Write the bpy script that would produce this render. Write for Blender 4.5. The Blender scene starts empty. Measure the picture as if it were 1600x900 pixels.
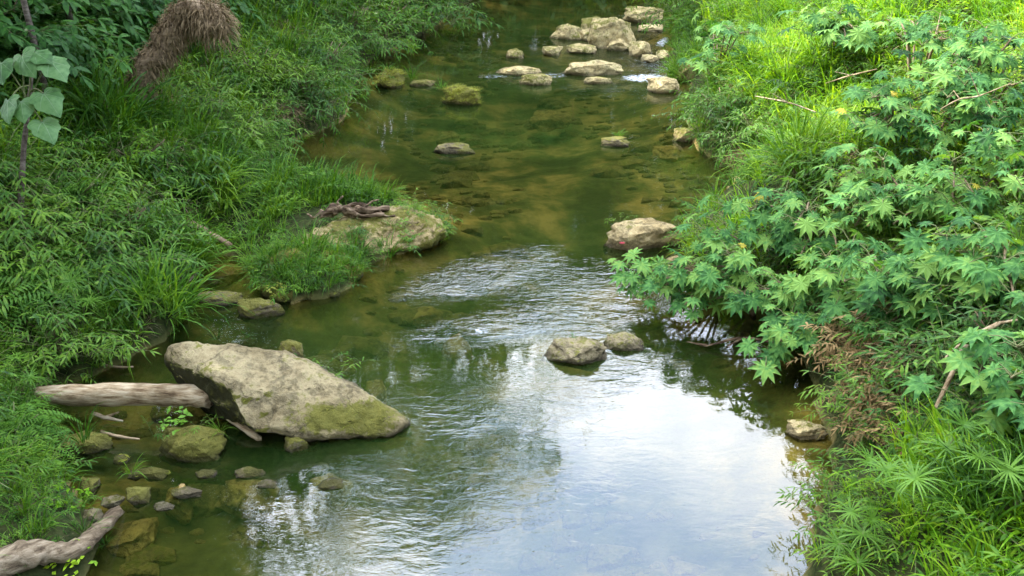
import bpy, bmesh, math, random
import numpy as np
from mathutils import Vector, Matrix, noise as mn

R = math.radians
PI = math.pi
random.seed(7)
rng = np.random.default_rng(7)
scene = bpy.context.scene
COL = scene.collection

# ------------------------------------------------------------------ camera
CAM_H, PITCH, FPX = 6.0, 26.57, 1400.0
cam_d = bpy.data.cameras.new('camera')
cam_d.lens = 36 * FPX / 1600
cam_d.clip_end = 2000
cam = bpy.data.objects.new('camera', cam_d)
cam.location = (0, 0, CAM_H)
cam.rotation_euler = (R(90 - PITCH), 0, 0)
COL.objects.link(cam)
scene.camera = cam

# ------------------------------------------------------------------ light
SUN_AZ, SUN_EL = -50.0, 43.0
world = bpy.data.worlds.new('World')
scene.world = world
world.use_nodes = True
wn, wl = world.node_tree.nodes, world.node_tree.links
wn.clear()
w_out = wn.new('ShaderNodeOutputWorld')
w_bg = wn.new('ShaderNodeBackground')
w_bg.inputs['Strength'].default_value = 0.10
sky = wn.new('ShaderNodeTexSky')
sky.sky_type = 'NISHITA'
sky.sun_disc = False
sky.sun_elevation = R(SUN_EL)
sky.sun_rotation = R(SUN_AZ)
wtc = wn.new('ShaderNodeTexCoord')
wmap = wn.new('ShaderNodeMapping')
wmap.inputs['Scale'].default_value = (1.0, 1.0, 1.9)
wmap.inputs['Location'].default_value = (0.35, 0.1, 0.2)
wno = wn.new('ShaderNodeTexNoise')
wno.inputs['Scale'].default_value = 2.1
wno.inputs['Detail'].default_value = 7
wno.inputs['Roughness'].default_value = 0.55
wra = wn.new('ShaderNodeValToRGB')
wra.color_ramp.elements[0].color = (.12, .12, .12, 1)
wra.color_ramp.elements[0].position = 0.38
wra.color_ramp.elements[1].position = 0.56
wmx = wn.new('ShaderNodeMixRGB')
wdot = wn.new('ShaderNodeVectorMath'); wdot.operation = 'DOT_PRODUCT'
wdot.inputs[1].default_value = (math.sin(R(SUN_AZ)) * math.cos(R(SUN_EL)), math.cos(R(SUN_AZ)) * math.cos(R(SUN_EL)), math.sin(R(SUN_EL)))
wl.new(wtc.outputs['Generated'], wdot.inputs[0])
wgl = wn.new('ShaderNodeMapRange')
wgl.inputs['From Min'].default_value = 0.0
wgl.inputs['From Max'].default_value = 1.0
wgl.inputs['To Min'].default_value = 0.35
wgl.inputs['To Max'].default_value = 2.5
wl.new(wdot.outputs['Value'], wgl.inputs['Value'])
wcl = wn.new('ShaderNodeMixRGB'); wcl.blend_type = 'MULTIPLY'; wcl.inputs['Fac'].default_value = 1
wcl.inputs['Color1'].default_value = (22, 22.6, 25, 1)
wl.new(wgl.outputs[0], wcl.inputs['Color2'])
wl.new(wcl.outputs['Color'], wmx.inputs['Color2'])
wl.new(wtc.outputs['Generated'], wmap.inputs['Vector'])
wl.new(wmap.outputs['Vector'], wno.inputs['Vector'])
wl.new(wno.outputs['Fac'], wra.inputs['Fac'])
wl.new(wra.outputs['Color'], wmx.inputs['Fac'])
whz = wn.new('ShaderNodeMixRGB'); whz.blend_type = 'ADD'; whz.inputs['Fac'].default_value = 1
whz.inputs['Color2'].default_value = (12, 17, 27, 1)
wl.new(sky.outputs['Color'], whz.inputs['Color1'])
wl.new(whz.outputs['Color'], wmx.inputs['Color1'])
wl.new(wmx.outputs['Color'], w_bg.inputs['Color'])
wl.new(w_bg.outputs['Background'], w_out.inputs['Surface'])

sun_d = bpy.data.lights.new('sun', 'SUN')
sun_d.energy = 5.0
sun_d.angle = R(0.5)
sun_d.color = (1.0, 0.94, 0.82)
sun = bpy.data.objects.new('sun', sun_d)
sv = Vector((math.sin(R(SUN_AZ)) * math.cos(R(SUN_EL)), math.cos(R(SUN_AZ)) * math.cos(R(SUN_EL)), math.sin(R(SUN_EL))))
sun.rotation_euler = sv.to_track_quat('Z', 'Y').to_euler()
sun.location = sv * 60
COL.objects.link(sun)

vs = scene.view_settings
vs.view_transform = 'Standard'
vs.look = 'None'
vs.exposure = 1.33
vs.gamma = 1.0
scene.cycles.use_denoising = True
scene.cycles.denoising_prefilter = 'ACCURATE'
scene.cycles.max_bounces = 8
scene.cycles.transparent_max_bounces = 12
scene.cycles.sample_clamp_indirect = 6.0

# ------------------------------------------------------------------ picture <-> place
ST, CT = math.sin(R(PITCH)), math.cos(R(PITCH))


def ray(px, py):
    r, u = (px - 800) / FPX, (450 - py) / FPX
    return (r, CT + u * ST, -ST + u * CT)


def at(px, py, z=0.0):
    d = ray(px, py)
    t = (z - CAM_H) / d[2]
    return Vector((d[0] * t, d[1] * t, z))


def proj(x, y, z):
    zz = z - CAM_H
    dep = y * CT - zz * ST
    up = y * ST + zz * CT
    dep = np.maximum(dep, 0.01)
    return 800 + FPX * x / dep, 450 - FPX * up / dep, dep


# ------------------------------------------------------------------ helpers
def rv(a, b): return random.uniform(a, b)


def tag(o, label=None, cat=None, group=None, kind=None):
    if label: o['label'] = label
    if cat: o['category'] = cat
    if group: o['group'] = group
    if kind: o['kind'] = kind
    return o


def empty(name, loc, label=None, cat=None, group=None, rz=0):
    o = bpy.data.objects.new(name, None)
    o.location = loc
    o.rotation_euler = (0, 0, rz)
    o.empty_display_size = 0.2
    COL.objects.link(o)
    return tag(o, label, cat, group)


def link(name, me, parent=None, loc=None, rot=None, scl=None):
    o = bpy.data.objects.new(name, me)
    if loc is not None: o.location = loc
    if rot is not None: o.rotation_euler = rot
    if scl is not None: o.scale = scl if hasattr(scl, '__len__') else (scl, scl, scl)
    if parent: o.parent = parent
    COL.objects.link(o)
    return o


def copy_tree(o, parent=None):
    c = o.copy()
    COL.objects.link(c)
    if parent: c.parent = parent
    for ch in list(o.children):
        copy_tree(ch, c)
    return c


class MB:
    """collects vertices and faces for one mesh"""

    def __init__(s):
        s.v, s.f, s.m = [], [], []

    def blade(s, base, d, length, width, droop=0.6, segs=4, mat=0, tw=0.0, prof=None):
        """a narrow leaf: a strip that starts along d and bends down"""
        d = Vector(d).normalized()
        side = d.cross(Vector((0, 0, 1)))
        if side.length < 1e-3: side = Vector((1, 0, 0))
        side.normalize()
        if tw: side = Matrix.Rotation(tw, 3, d) @ side
        p = Vector(base)
        step = length / segs
        n0 = len(s.v)
        for i in range(segs + 1):
            t = i / segs
            w = width * (prof(t) if prof else (1 - t ** 2) * (0.55 + 0.45 * min(1, t * 4)))
            if i == segs:
                s.v.append(p.copy())
            else:
                s.v.append(p - side * w)
                s.v.append(p + side * w)
            d = (d + Vector((0, 0, -droop * step / max(length, 1e-4) * (0.4 + 1.6 * t)))).normalized()
            p = p + d * step
        for i in range(segs - 1):
            a = n0 + 2 * i
            s.f.append((a, a + 1, a + 3, a + 2)); s.m.append(mat)
        a = n0 + 2 * (segs - 1)
        s.f.append((a, a + 1, a + 2)); s.m.append(mat)
        return p

    def leaf(s, base, d, up, length, width, mat=0, bend=0.15):
        """a folded pointed leaf, four triangles' worth"""
        d = Vector(d).normalized()
        up = Vector(up)
        side = d.cross(up)
        if side.length < 1e-3: side = Vector((1, 0, 0))
        side.normalize()
        n = side.cross(d)
        b = Vector(base)
        k = len(s.v)
        s.v += [b, b + d * length * .45 - side * width * .5 + n * width * .12,
                b + d * length * .45 - n * width * .05,
                b + d * length * .45 + side * width * .5 + n * width * .12,
                b + d * length - n * length * bend]
        s.f += [(k, k + 2, k + 1), (k, k + 3, k + 2), (k + 1, k + 2, k + 4), (k + 2, k + 3, k + 4)]
        s.m += [mat] * 4

    def tube(s, pts, radii, n=7, mat=0, cap=True, wob=0.0, seed=0):
        pts = [Vector(p) for p in pts]
        k0 = len(s.v)
        rr = random.Random(seed)
        for i, p in enumerate(pts):
            t = (pts[min(i + 1, len(pts) - 1)] - pts[max(i - 1, 0)]).normalized()
            a = t.cross(Vector((0.13, 0.31, 0.94)))
            if a.length < 1e-3: a = Vector((1, 0, 0))
            a.normalize()
            b = t.cross(a)
            for j in range(n):
                th = 2 * PI * j / n
                r = radii[i] * (1 + wob * (mn.noise(Vector((math.cos(th) * 1.5, math.sin(th) * 1.5, i * .35 + seed * 7.3))) * 1.6))
                s.v.append(p + a * math.cos(th) * r + b * math.sin(th) * r)
        for i in range(len(pts) - 1):
            for j in range(n):
                a, b = k0 + i * n + j, k0 + i * n + (j + 1) % n
                s.f.append((a, b, b + n, a + n)); s.m.append(mat)
        if cap:
            for i, rev in ((0, True), (len(pts) - 1, False)):
                f = [k0 + i * n + j for j in range(n)]
                s.f.append(tuple(reversed(f)) if rev else tuple(f)); s.m.append(mat)

    def jag(s, k0, n, t, amt, rr):
        for j in range(n):
            s.v[k0 + j] = s.v[k0 + j] + t * rr.uniform(-amt, amt)

    def mesh(s, name, mats, smooth=True):
        me = bpy.data.meshes.new(name)
        me.from_pydata([tuple(v) for v in s.v], [], s.f)
        for m in (mats if isinstance(mats, (list, tuple)) else [mats]): me.materials.append(m)
        if len(me.materials) > 1:
            me.polygons.foreach_set('material_index', s.m)
        if smooth: me.polygons.foreach_set('use_smooth', [True] * len(me.polygons))
        me.update()
        return me


def smooth_path(pts, n):
    """Catmull-Rom through pts"""
    pts = [Vector(p) for p in pts]
    P = [pts[0] * 2 - pts[1]] + pts + [pts[-1] * 2 - pts[-2]]
    out = []
    for i in range(1, len(P) - 2):
        for k in range(n):
            t = k / n
            a, b, c, d = P[i - 1], P[i], P[i + 1], P[i + 2]
            out.append(0.5 * (2 * b + (c - a) * t + (2 * a - 5 * b + 4 * c - d) * t * t + (3 * b - a - 3 * c + d) * t ** 3))
    out.append(pts[-1])
    return out


# ------------------------------------------------------------------ materials
def new_mat(name):
    m = bpy.data.materials.new(name)
    m.use_nodes = True
    m.node_tree.nodes.clear()
    return m, m.node_tree.nodes, m.node_tree.links


def leaf_mat(name, cols, trans=0.3, rough=0.5, nscale=0.9, spec=0.15, tcol=None, own=0.5):
    """leaf colours by plant (random per object or instance) and by patch of ground"""
    m, n, l = new_mat(name)
    out = n.new('ShaderNodeOutputMaterial')
    oi = n.new('ShaderNodeObjectInfo')
    geo = n.new('ShaderNodeNewGeometry')
    no = n.new('ShaderNodeTexNoise'); no.inputs['Scale'].default_value = nscale; no.inputs['Detail'].default_value = 3
    l.new(geo.outputs['Position'], no.inputs['Vector'])
    no2 = n.new('ShaderNodeTexNoise'); no2.inputs['Scale'].default_value = 19; no2.inputs['Detail'].default_value = 2
    l.new(geo.outputs['Position'], no2.inputs['Vector'])
    a = n.new('ShaderNodeMath'); a.operation = 'MULTIPLY_ADD'
    l.new(oi.outputs['Random'], a.inputs[0]); a.inputs[1].default_value = own
    sc = n.new('ShaderNodeMath'); sc.operation = 'MULTIPLY_ADD'
    l.new(no.outputs['Fac'], sc.inputs[0]); sc.inputs[1].default_value = 1.5; sc.inputs[2].default_value = -.87 - own * .5
    l.new(sc.outputs[0], a.inputs[2])
    a2 = n.new('ShaderNodeMath'); a2.operation = 'MULTIPLY_ADD'
    l.new(no2.outputs['Fac'], a2.inputs[0]); a2.inputs[1].default_value = 1.5; l.new(a.outputs[0], a2.inputs[2])
    ra = n.new('ShaderNodeValToRGB')
    cr = ra.color_ramp
    while len(cr.elements) < len(cols): cr.elements.new(0.5)
    for i, c in enumerate(cols):
        cr.elements[i].position = i / (len(cols) - 1)
        cr.elements[i].color = (*c, 1)
    l.new(a2.outputs[0], ra.inputs['Fac'])
    p = n.new('ShaderNodeBsdfPrincipled')
    p.inputs['Roughness'].default_value = rough
    p.inputs['Specular IOR Level'].default_value = spec
    l.new(ra.outputs['Color'], p.inputs['Base Color'])
    t = n.new('ShaderNodeBsdfTranslucent')
    mu = n.new('ShaderNodeMixRGB'); mu.blend_type = 'MULTIPLY'; mu.inputs['Fac'].default_value = 1
    l.new(ra.outputs['Color'], mu.inputs['Color1']); mu.inputs['Color2'].default_value = (*(tcol or (1.7, 1.5, 0.5)), 1)
    l.new(mu.outputs['Color'], t.inputs['Color'])
    mx = n.new('ShaderNodeMixShader'); mx.inputs['Fac'].default_value = trans
    l.new(p.outputs[0], mx.inputs[1]); l.new(t.outputs[0], mx.inputs[2])
    l.new(mx.outputs[0], out.inputs['Surface'])
    return m


M = {}
M['grass'] = leaf_mat('grass_green', [(.010, .033, .004), (.034, .100, .008), (.070, .17, .013), (.14, .25, .020)], .35)
M['grass_bright'] = leaf_mat('grass_bright', [(.04, .12, .004), (.09, .23, .007), (.16, .32, .012), (.28, .42, .025)], .42)
M['spray'] = leaf_mat('lance_leaf', [(.010, .033, .005), (.032, .090, .011), (.072, .162, .017), (.14, .24, .024)], .3)
M['sedge'] = leaf_mat('sedge_green', [(.035, .095, .010), (.07, .16, .016), (.115, .23, .024)], .3)
M['fern'] = leaf_mat('fern_green', [(.018, .058, .008), (.044, .125, .013), (.095, .20, .02)], .3)
M['broad'] = leaf_mat('broad_leaf', [(.018, .056, .006), (.052, .138, .012), (.12, .245, .02)], .3)
M['dark_leaf'] = leaf_mat('forest_leaf', [(.010, .038, .006), (.030, .096, .014), (.07, .17, .024)], .25)
M['castor'] = leaf_mat('castor_leaf', [(.014, .050, .013), (.034, .108, .025), (.062, .17, .038), (.105, .235, .052), (.16, .285, .056)], .28, .6, 1.2, .12, (1.6, 1.5, .45), .8)
M['yellow'] = leaf_mat('yellow_leaf', [(.20, .20, .02), (.36, .30, .03)], .35)
M['big_leaf'] = leaf_mat('felt_leaf', [(.035, .09, .022), (.065, .15, .038), (.11, .21, .065)], .25, .6, 3.5, .3)
M['straw'] = leaf_mat('straw', [(.12, .085, .045), (.22, .16, .09), (.33, .26, .16)], .15, .8, 2.0, .1, (1.2, 1, .7))
M['brown_straw'] = leaf_mat('brown_straw', [(.08, .055, .025), (.19, .13, .065), (.34, .25, .14)], .1, .85, 3.0, .1, (1.2, 1, .7))
M['tree_leaf'] = leaf_mat('tree_leaf', [(.018, .055, .010), (.032, .095, .016), (.06, .14, .022)], .3)
M['moss_leaf'] = leaf_mat('moss_tuft', [(.13, .15, .018), (.21, .23, .03), (.30, .30, .05)], .3)
M['brown_leaf'] = leaf_mat('brown_leaf', [(.03, .045, .012), (.07, .065, .02), (.16, .10, .038), (.28, .19, .08)], .2, .7, 2.5, .1, (1.2, 1, .7), .9)
M['vein'] = leaf_mat('leaf_vein', [(.14, .22, .10), (.19, .27, .14)], .2)
M['stem'] = leaf_mat('green_stem', [(.09, .12, .035), (.15, .16, .06)], .0, .6)
M['stem_red'] = leaf_mat('woody_stem', [(.11, .07, .04), (.19, .14, .08)], .0, .7)


def wood_mat(name, c1, c2, c3, bump=.4):
    m, n, l = new_mat(name)
    out = n.new('ShaderNodeOutputMaterial')
    tc = n.new('ShaderNodeTexCoord')
    mp = n.new('ShaderNodeMapping'); mp.inputs['Scale'].default_value = (2.2, 14, 14)
    l.new(tc.outputs['Object'], mp.inputs['Vector'])
    n1 = n.new('ShaderNodeTexNoise'); n1.inputs['Scale'].default_value = 1.6; n1.inputs['Detail'].default_value = 6; n1.inputs['Roughness'].default_value = .65
    l.new(mp.outputs['Vector'], n1.inputs['Vector'])
    n2 = n.new('ShaderNodeTexNoise'); n2.inputs['Scale'].default_value = 3.2; n2.inputs['Detail'].default_value = 5
    l.new(tc.outputs['Object'], n2.inputs['Vector'])
    ra = n.new('ShaderNodeValToRGB')
    ra.color_ramp.elements[0].position = .33; ra.color_ramp.elements[0].color = (*c1, 1)
    ra.color_ramp.elements[1].position = .62; ra.color_ramp.elements[1].color = (*c3, 1)
    e = ra.color_ramp.elements.new(.48); e.color = (*c2, 1)
    l.new(n1.outputs['Fac'], ra.inputs['Fac'])
    ra2 = n.new('ShaderNodeValToRGB')
    ra2.color_ramp.elements[0].position = .35; ra2.color_ramp.elements[0].color = (.45, .42, .38, 1)
    ra2.color_ramp.elements[1].position = .55; ra2.color_ramp.elements[1].color = (1, 1, 1, 1)
    l.new(n2.outputs['Fac'], ra2.inputs['Fac'])
    mu = n.new('ShaderNodeMixRGB'); mu.blend_type = 'MULTIPLY'; mu.inputs['Fac'].default_value = .8
    l.new(ra.outputs['Color'], mu.inputs['Color1']); l.new(ra2.outputs['Color'], mu.inputs['Color2'])
    p = n.new('ShaderNodeBsdfPrincipled'); p.inputs['Roughness'].default_value = .8; p.inputs['Specular IOR Level'].default_value = .2
    l.new(mu.outputs['Color'], p.inputs['Base Color'])
    b = n.new('ShaderNodeBump'); b.inputs['Strength'].default_value = bump; b.inputs['Distance'].default_value = .03
    l.new(n1.outputs['Fac'], b.inputs['Height']); l.new(b.outputs['Normal'], p.inputs['Normal'])
    l.new(p.outputs[0], out.inputs['Surface'])
    return m


M['driftwood'] = wood_mat('driftwood', (.10, .058, .024), (.31, .222, .122), (.48, .385, .245))
M['brown_wood'] = wood_mat('brown_wood', (.08, .05, .03), (.24, .16, .09), (.36, .26, .15))
M['dark_wood'] = wood_mat('dark_wood', (.03, .018, .010), (.10, .062, .032), (.27, .19, .115))
M['old_log'] = wood_mat('old_log', (.06, .038, .02), (.19, .138, .082), (.31, .24, .155), .9)
M['bark'] = wood_mat('bark', (.05, .035, .025), (.12, .09, .065), (.21, .17, .13))


def rock_mat(name, c_lo, c_mid, c_hi, c_moss=(.115, .108, .018), wet_foot=.35):
    m, n, l = new_mat(name)
    out = n.new('ShaderNodeOutputMaterial')
    tc = n.new('ShaderNodeTexCoord')
    geo = n.new('ShaderNodeNewGeometry')
    n1 = n.new('ShaderNodeTexNoise'); n1.inputs['Scale'].default_value = 2.4; n1.inputs['Detail'].default_value = 8; n1.inputs['Roughness'].default_value = .62
    n2 = n.new('ShaderNodeTexNoise'); n2.inputs['Scale'].default_value = 16; n2.inputs['Detail'].default_value = 6; n2.inputs['Roughness'].default_value = .7
    n3 = n.new('ShaderNodeTexVoronoi'); n3.inputs['Scale'].default_value = 11
    for q in (n1, n2): l.new(geo.outputs['Position'], q.inputs['Vector'])
    ra = n.new('ShaderNodeValToRGB')
    ra.color_ramp.elements[0].position = .34; ra.color_ramp.elements[0].color = (*c_lo, 1)
    ra.color_ramp.elements[1].position = .64; ra.color_ramp.elements[1].color = (*c_hi, 1)
    e = ra.color_ramp.elements.new(.48); e.color = (*c_mid, 1)
    ad = n.new('ShaderNodeMath'); ad.operation = 'MULTIPLY_ADD'; ad.inputs[1].default_value = .35
    sb = n.new('ShaderNodeMath'); sb.operation = 'MULTIPLY_ADD'; sb.inputs[1].default_value = .65
    l.new(n2.outputs['Fac'], ad.inputs[0]); l.new(sb.outputs[0], ad.inputs[2]); l.new(n1.outputs['Fac'], sb.inputs[0]); sb.inputs[2].default_value = 0
    l.new(ad.outputs[0], ra.inputs['Fac'])
    # pits
    pit = n.new('ShaderNodeValToRGB')
    pit.color_ramp.elements[0].position = .30; pit.color_ramp.elements[0].color = (.35, .33, .28, 1)
    pit.color_ramp.elements[1].position = .42; pit.color_ramp.elements[1].color = (1, 1, 1, 1)
    l.new(n2.outputs['Fac'], pit.inputs['Fac'])
    mu = n.new('ShaderNodeMixRGB'); mu.blend_type = 'MULTIPLY'; mu.inputs['Fac'].default_value = .7
    l.new(ra.outputs['Color'], mu.inputs['Color1']); l.new(pit.outputs['Color'], mu.inputs['Color2'])
    # thin cracks and dark lichen spots
    cd = n.new('ShaderNodeMixRGB'); cd.blend_type = 'LINEAR_LIGHT'; cd.inputs['Fac'].default_value = .25
    l.new(geo.outputs['Position'], cd.inputs['Color1']); l.new(n1.outputs['Color'], cd.inputs['Color2'])
    n3.feature = 'DISTANCE_TO_EDGE'; n3.inputs['Scale'].default_value = 1.05
    l.new(cd.outputs['Color'], n3.inputs['Vector'])
    ck = n.new('ShaderNodeMapRange'); ck.inputs['From Min'].default_value = .004; ck.inputs['From Max'].default_value = .022
    ck.inputs['To Min'].default_value = .62; ck.inputs['To Max'].default_value = 1
    l.new(n3.outputs['Distance'], ck.inputs['Value'])
    n4 = n.new('ShaderNodeTexNoise'); n4.inputs['Scale'].default_value = 5.5; n4.inputs['Detail'].default_value = 5; n4.inputs['Roughness'].default_value = .75
    l.new(geo.outputs['Position'], n4.inputs['Vector'])
    li = n.new('ShaderNodeMapRange'); li.inputs['From Min'].default_value = .38; li.inputs['From Max'].default_value = .52
    li.inputs['To Min'].default_value = .62; li.inputs['To Max'].default_value = 1.12
    l.new(n4.outputs['Fac'], li.inputs['Value'])
    lc = n.new('ShaderNodeMath'); lc.operation = 'MULTIPLY'; l.new(ck.outputs[0], lc.inputs[0]); l.new(li.outputs[0], lc.inputs[1])
    mu2 = n.new('ShaderNodeMixRGB'); mu2.blend_type = 'MULTIPLY'; mu2.inputs['Fac'].default_value = 1
    l.new(mu.outputs['Color'], mu2.inputs['Color1']); l.new(lc.outputs[0], mu2.inputs['Color2'])
    mu = mu2
    # moss by vertex attribute and noise
    at_ = n.new('ShaderNodeAttribute'); at_.attribute_name = 'moss'
    mm = n.new('ShaderNodeMath'); mm.operation = 'MULTIPLY_ADD'; mm.inputs[1].default_value = 1.1
    l.new(n1.outputs['Fac'], mm.inputs[0])
    mo = n.new('ShaderNodeMath'); mo.operation = 'SUBTRACT'; mo.inputs[1].default_value = 1.25
    m2 = n.new('ShaderNodeMath'); m2.operation = 'MULTIPLY_ADD'; m2.inputs[1].default_value = .9
    l.new(n2.outputs['Fac'], m2.inputs[0]); l.new(at_.outputs['Fac'], m2.inputs[2])
    l.new(m2.outputs[0], mm.inputs[2])
    l.new(mm.outputs[0], mo.inputs[0])
    ms = n.new('ShaderNodeMapRange'); ms.inputs['From Min'].default_value = -.03; ms.inputs['From Max'].default_value = .11
    l.new(mo.outputs[0], ms.inputs['Value'])
    mossc = n.new('ShaderNodeMixRGB'); mossc.inputs['Color1'].default_value = (c_moss[0] * .55, c_moss[1] * .6, c_moss[2] * .7, 1)
    mossc.inputs['Color2'].default_value = (c_moss[0] * 1.7, c_moss[1] * 1.6, c_moss[2] * 1.6, 1)
    l.new(n2.outputs['Fac'], mossc.inputs['Fac'])
    mx = n.new('ShaderNodeMixRGB'); l.new(ms.outputs[0], mx.inputs['Fac'])
    l.new(mu.outputs['Color'], mx.inputs['Color1']); l.new(mossc.outputs['Color'], mx.inputs['Color2'])
    # wet foot of the rock
    sx = n.new('ShaderNodeSeparateXYZ'); l.new(geo.outputs['Position'], sx.inputs[0])
    wz = n.new('ShaderNodeMath'); wz.operation = 'MULTIPLY_ADD'; wz.inputs[1].default_value = -.12
    l.new(n2.outputs['Fac'], wz.inputs[0]); l.new(sx.outputs['Z'], wz.inputs[2])
    wet = n.new('ShaderNodeMapRange'); wet.inputs['From Min'].default_value = -.03; wet.inputs['From Max'].default_value = .05
    wet.inputs['To Min'].default_value = wet_foot; wet.inputs['To Max'].default_value = 1
    l.new(wz.outputs[0], wet.inputs['Value'])
    da = n.new('ShaderNodeAttribute'); da.attribute_name = 'shade_and_moss'  # painted flank shade and dark moss, multiplied into the base colour
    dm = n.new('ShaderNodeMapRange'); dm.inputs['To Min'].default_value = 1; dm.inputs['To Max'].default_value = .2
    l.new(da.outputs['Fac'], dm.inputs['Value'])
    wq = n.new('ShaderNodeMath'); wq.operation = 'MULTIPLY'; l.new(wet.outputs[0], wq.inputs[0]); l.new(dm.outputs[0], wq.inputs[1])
    wet = wq  # wet foot combined with the painted flank shade
    wm = n.new('ShaderNodeMixRGB'); wm.blend_type = 'MULTIPLY'; wm.inputs['Fac'].default_value = 1
    l.new(mx.outputs['Color'], wm.inputs['Color1']); l.new(wet.outputs[0], wm.inputs['Color2'])  # wet foot and painted flank shade together darken the colour
    p = n.new('ShaderNodeBsdfPrincipled'); p.inputs['Roughness'].default_value = .85; p.inputs['Specular IOR Level'].default_value = .25
    l.new(wm.outputs['Color'], p.inputs['Base Color'])
    hs = n.new('ShaderNodeMath'); hs.operation = 'MULTIPLY_ADD'; hs.inputs[1].default_value = .5
    l.new(n2.outputs['Fac'], hs.inputs[0])
    hq = n.new('ShaderNodeMath'); hq.operation = 'MULTIPLY_ADD'; hq.inputs[1].default_value = .35
    l.new(lc.outputs[0], hq.inputs[0]); l.new(n1.outputs['Fac'], hq.inputs[2]); l.new(hq.outputs[0], hs.inputs[2])
    b = n.new('ShaderNodeBump'); b.inputs['Strength'].default_value = .9; b.inputs['Distance'].default_value = .07
    l.new(hs.outputs[0], b.inputs['Height']); l.new(b.outputs['Normal'], p.inputs['Normal'])
    l.new(p.outputs[0], out.inputs['Surface'])
    return m


M['rock'] = rock_mat('limestone', (.10, .078, .04), (.22, .175, .095), (.35, .295, .18))
M['rock_slab'] = rock_mat('pale_limestone', (.12, .088, .038), (.235, .182, .09), (.35, .285, .155))
M['rock_ochre'] = rock_mat('ochre_limestone', (.16, .112, .042), (.29, .215, .095), (.40, .32, .165))
M['rock_far'] = rock_mat('yellow_limestone', (.22, .162, .06), (.41, .315, .145), (.53, .44, .24))
M['rock_sunk'] = rock_mat('sunken_stone', (.17, .11, .035), (.33, .22, .08), (.45, .33, .13), wet_foot=.9)
M['bed_rock'] = rock_mat('bed_stone', (.08, .065, .022), (.18, .135, .045), (.31, .23, .085), wet_foot=.9)


def ground_mat():
    m, n, l = new_mat('bank_soil_and_river_sand')
    out = n.new('ShaderNodeOutputMaterial')
    geo = n.new('ShaderNodeNewGeometry')
    n1 = n.new('ShaderNodeTexNoise'); n1.inputs['Scale'].default_value = .9; n1.inputs['Detail'].default_value = 7; n1.inputs['Roughness'].default_value = .6
    n2 = n.new('ShaderNodeTexNoise'); n2.inputs['Scale'].default_value = 9; n2.inputs['Detail'].default_value = 5
    for q in (n1, n2): l.new(geo.outputs['Position'], q.inputs['Vector'])
    bed = n.new('ShaderNodeValToRGB')
    e = bed.color_ramp.elements
    e[0].position = .38; e[0].color = (.045, .045, .015, 1)
    e[1].position = .64; e[1].color = (.32, .22, .08, 1)
    q = e.new(.50); q.color = (.105, .098, .030, 1)
    l.new(n1.outputs['Fac'], bed.inputs['Fac'])
    soil = n.new('ShaderNodeValToRGB')
    e = soil.color_ramp.elements
    e[0].position = .35; e[0].color = (.016, .024, .006, 1)
    e[1].position = .7; e[1].color = (.055, .060, .018, 1)
    l.new(n2.outputs['Fac'], soil.inputs['Fac'])
    sx = n.new('ShaderNodeSeparateXYZ'); l.new(geo.outputs['Position'], sx.inputs[0])
    mr = n.new('ShaderNodeMapRange'); mr.inputs['From Min'].default_value = -.02; mr.inputs['From Max'].default_value = .1
    l.new(sx.outputs['Z'], mr.inputs['Value'])
    mx = n.new('ShaderNodeMixRGB'); l.new(mr.outputs[0], mx.inputs['Fac'])
    l.new(bed.outputs['Color'], mx.inputs['Color1']); l.new(soil.outputs['Color'], mx.inputs['Color2'])
    sp = n.new('ShaderNodeMixRGB'); sp.blend_type = 'MULTIPLY'; sp.inputs['Fac'].default_value = .5
    l.new(mx.outputs['Color'], sp.inputs['Color1']); l.new(n2.outputs['Color'], sp.inputs['Color2'])
    p = n.new('ShaderNodeBsdfPrincipled'); p.inputs['Roughness'].default_value = .95; p.inputs['Specular IOR Level'].default_value = .1
    l.new(mx.outputs['Color'], p.inputs['Base Color'])
    b = n.new('ShaderNodeBump'); b.inputs['Strength'].default_value = .7; b.inputs['Distance'].default_value = .08
    l.new(n2.outputs['Fac'], b.inputs['Height']); l.new(b.outputs['Normal'], p.inputs['Normal'])
    l.new(p.outputs[0], out.inputs['Surface'])
    return m


M['ground'] = ground_mat()


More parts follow.
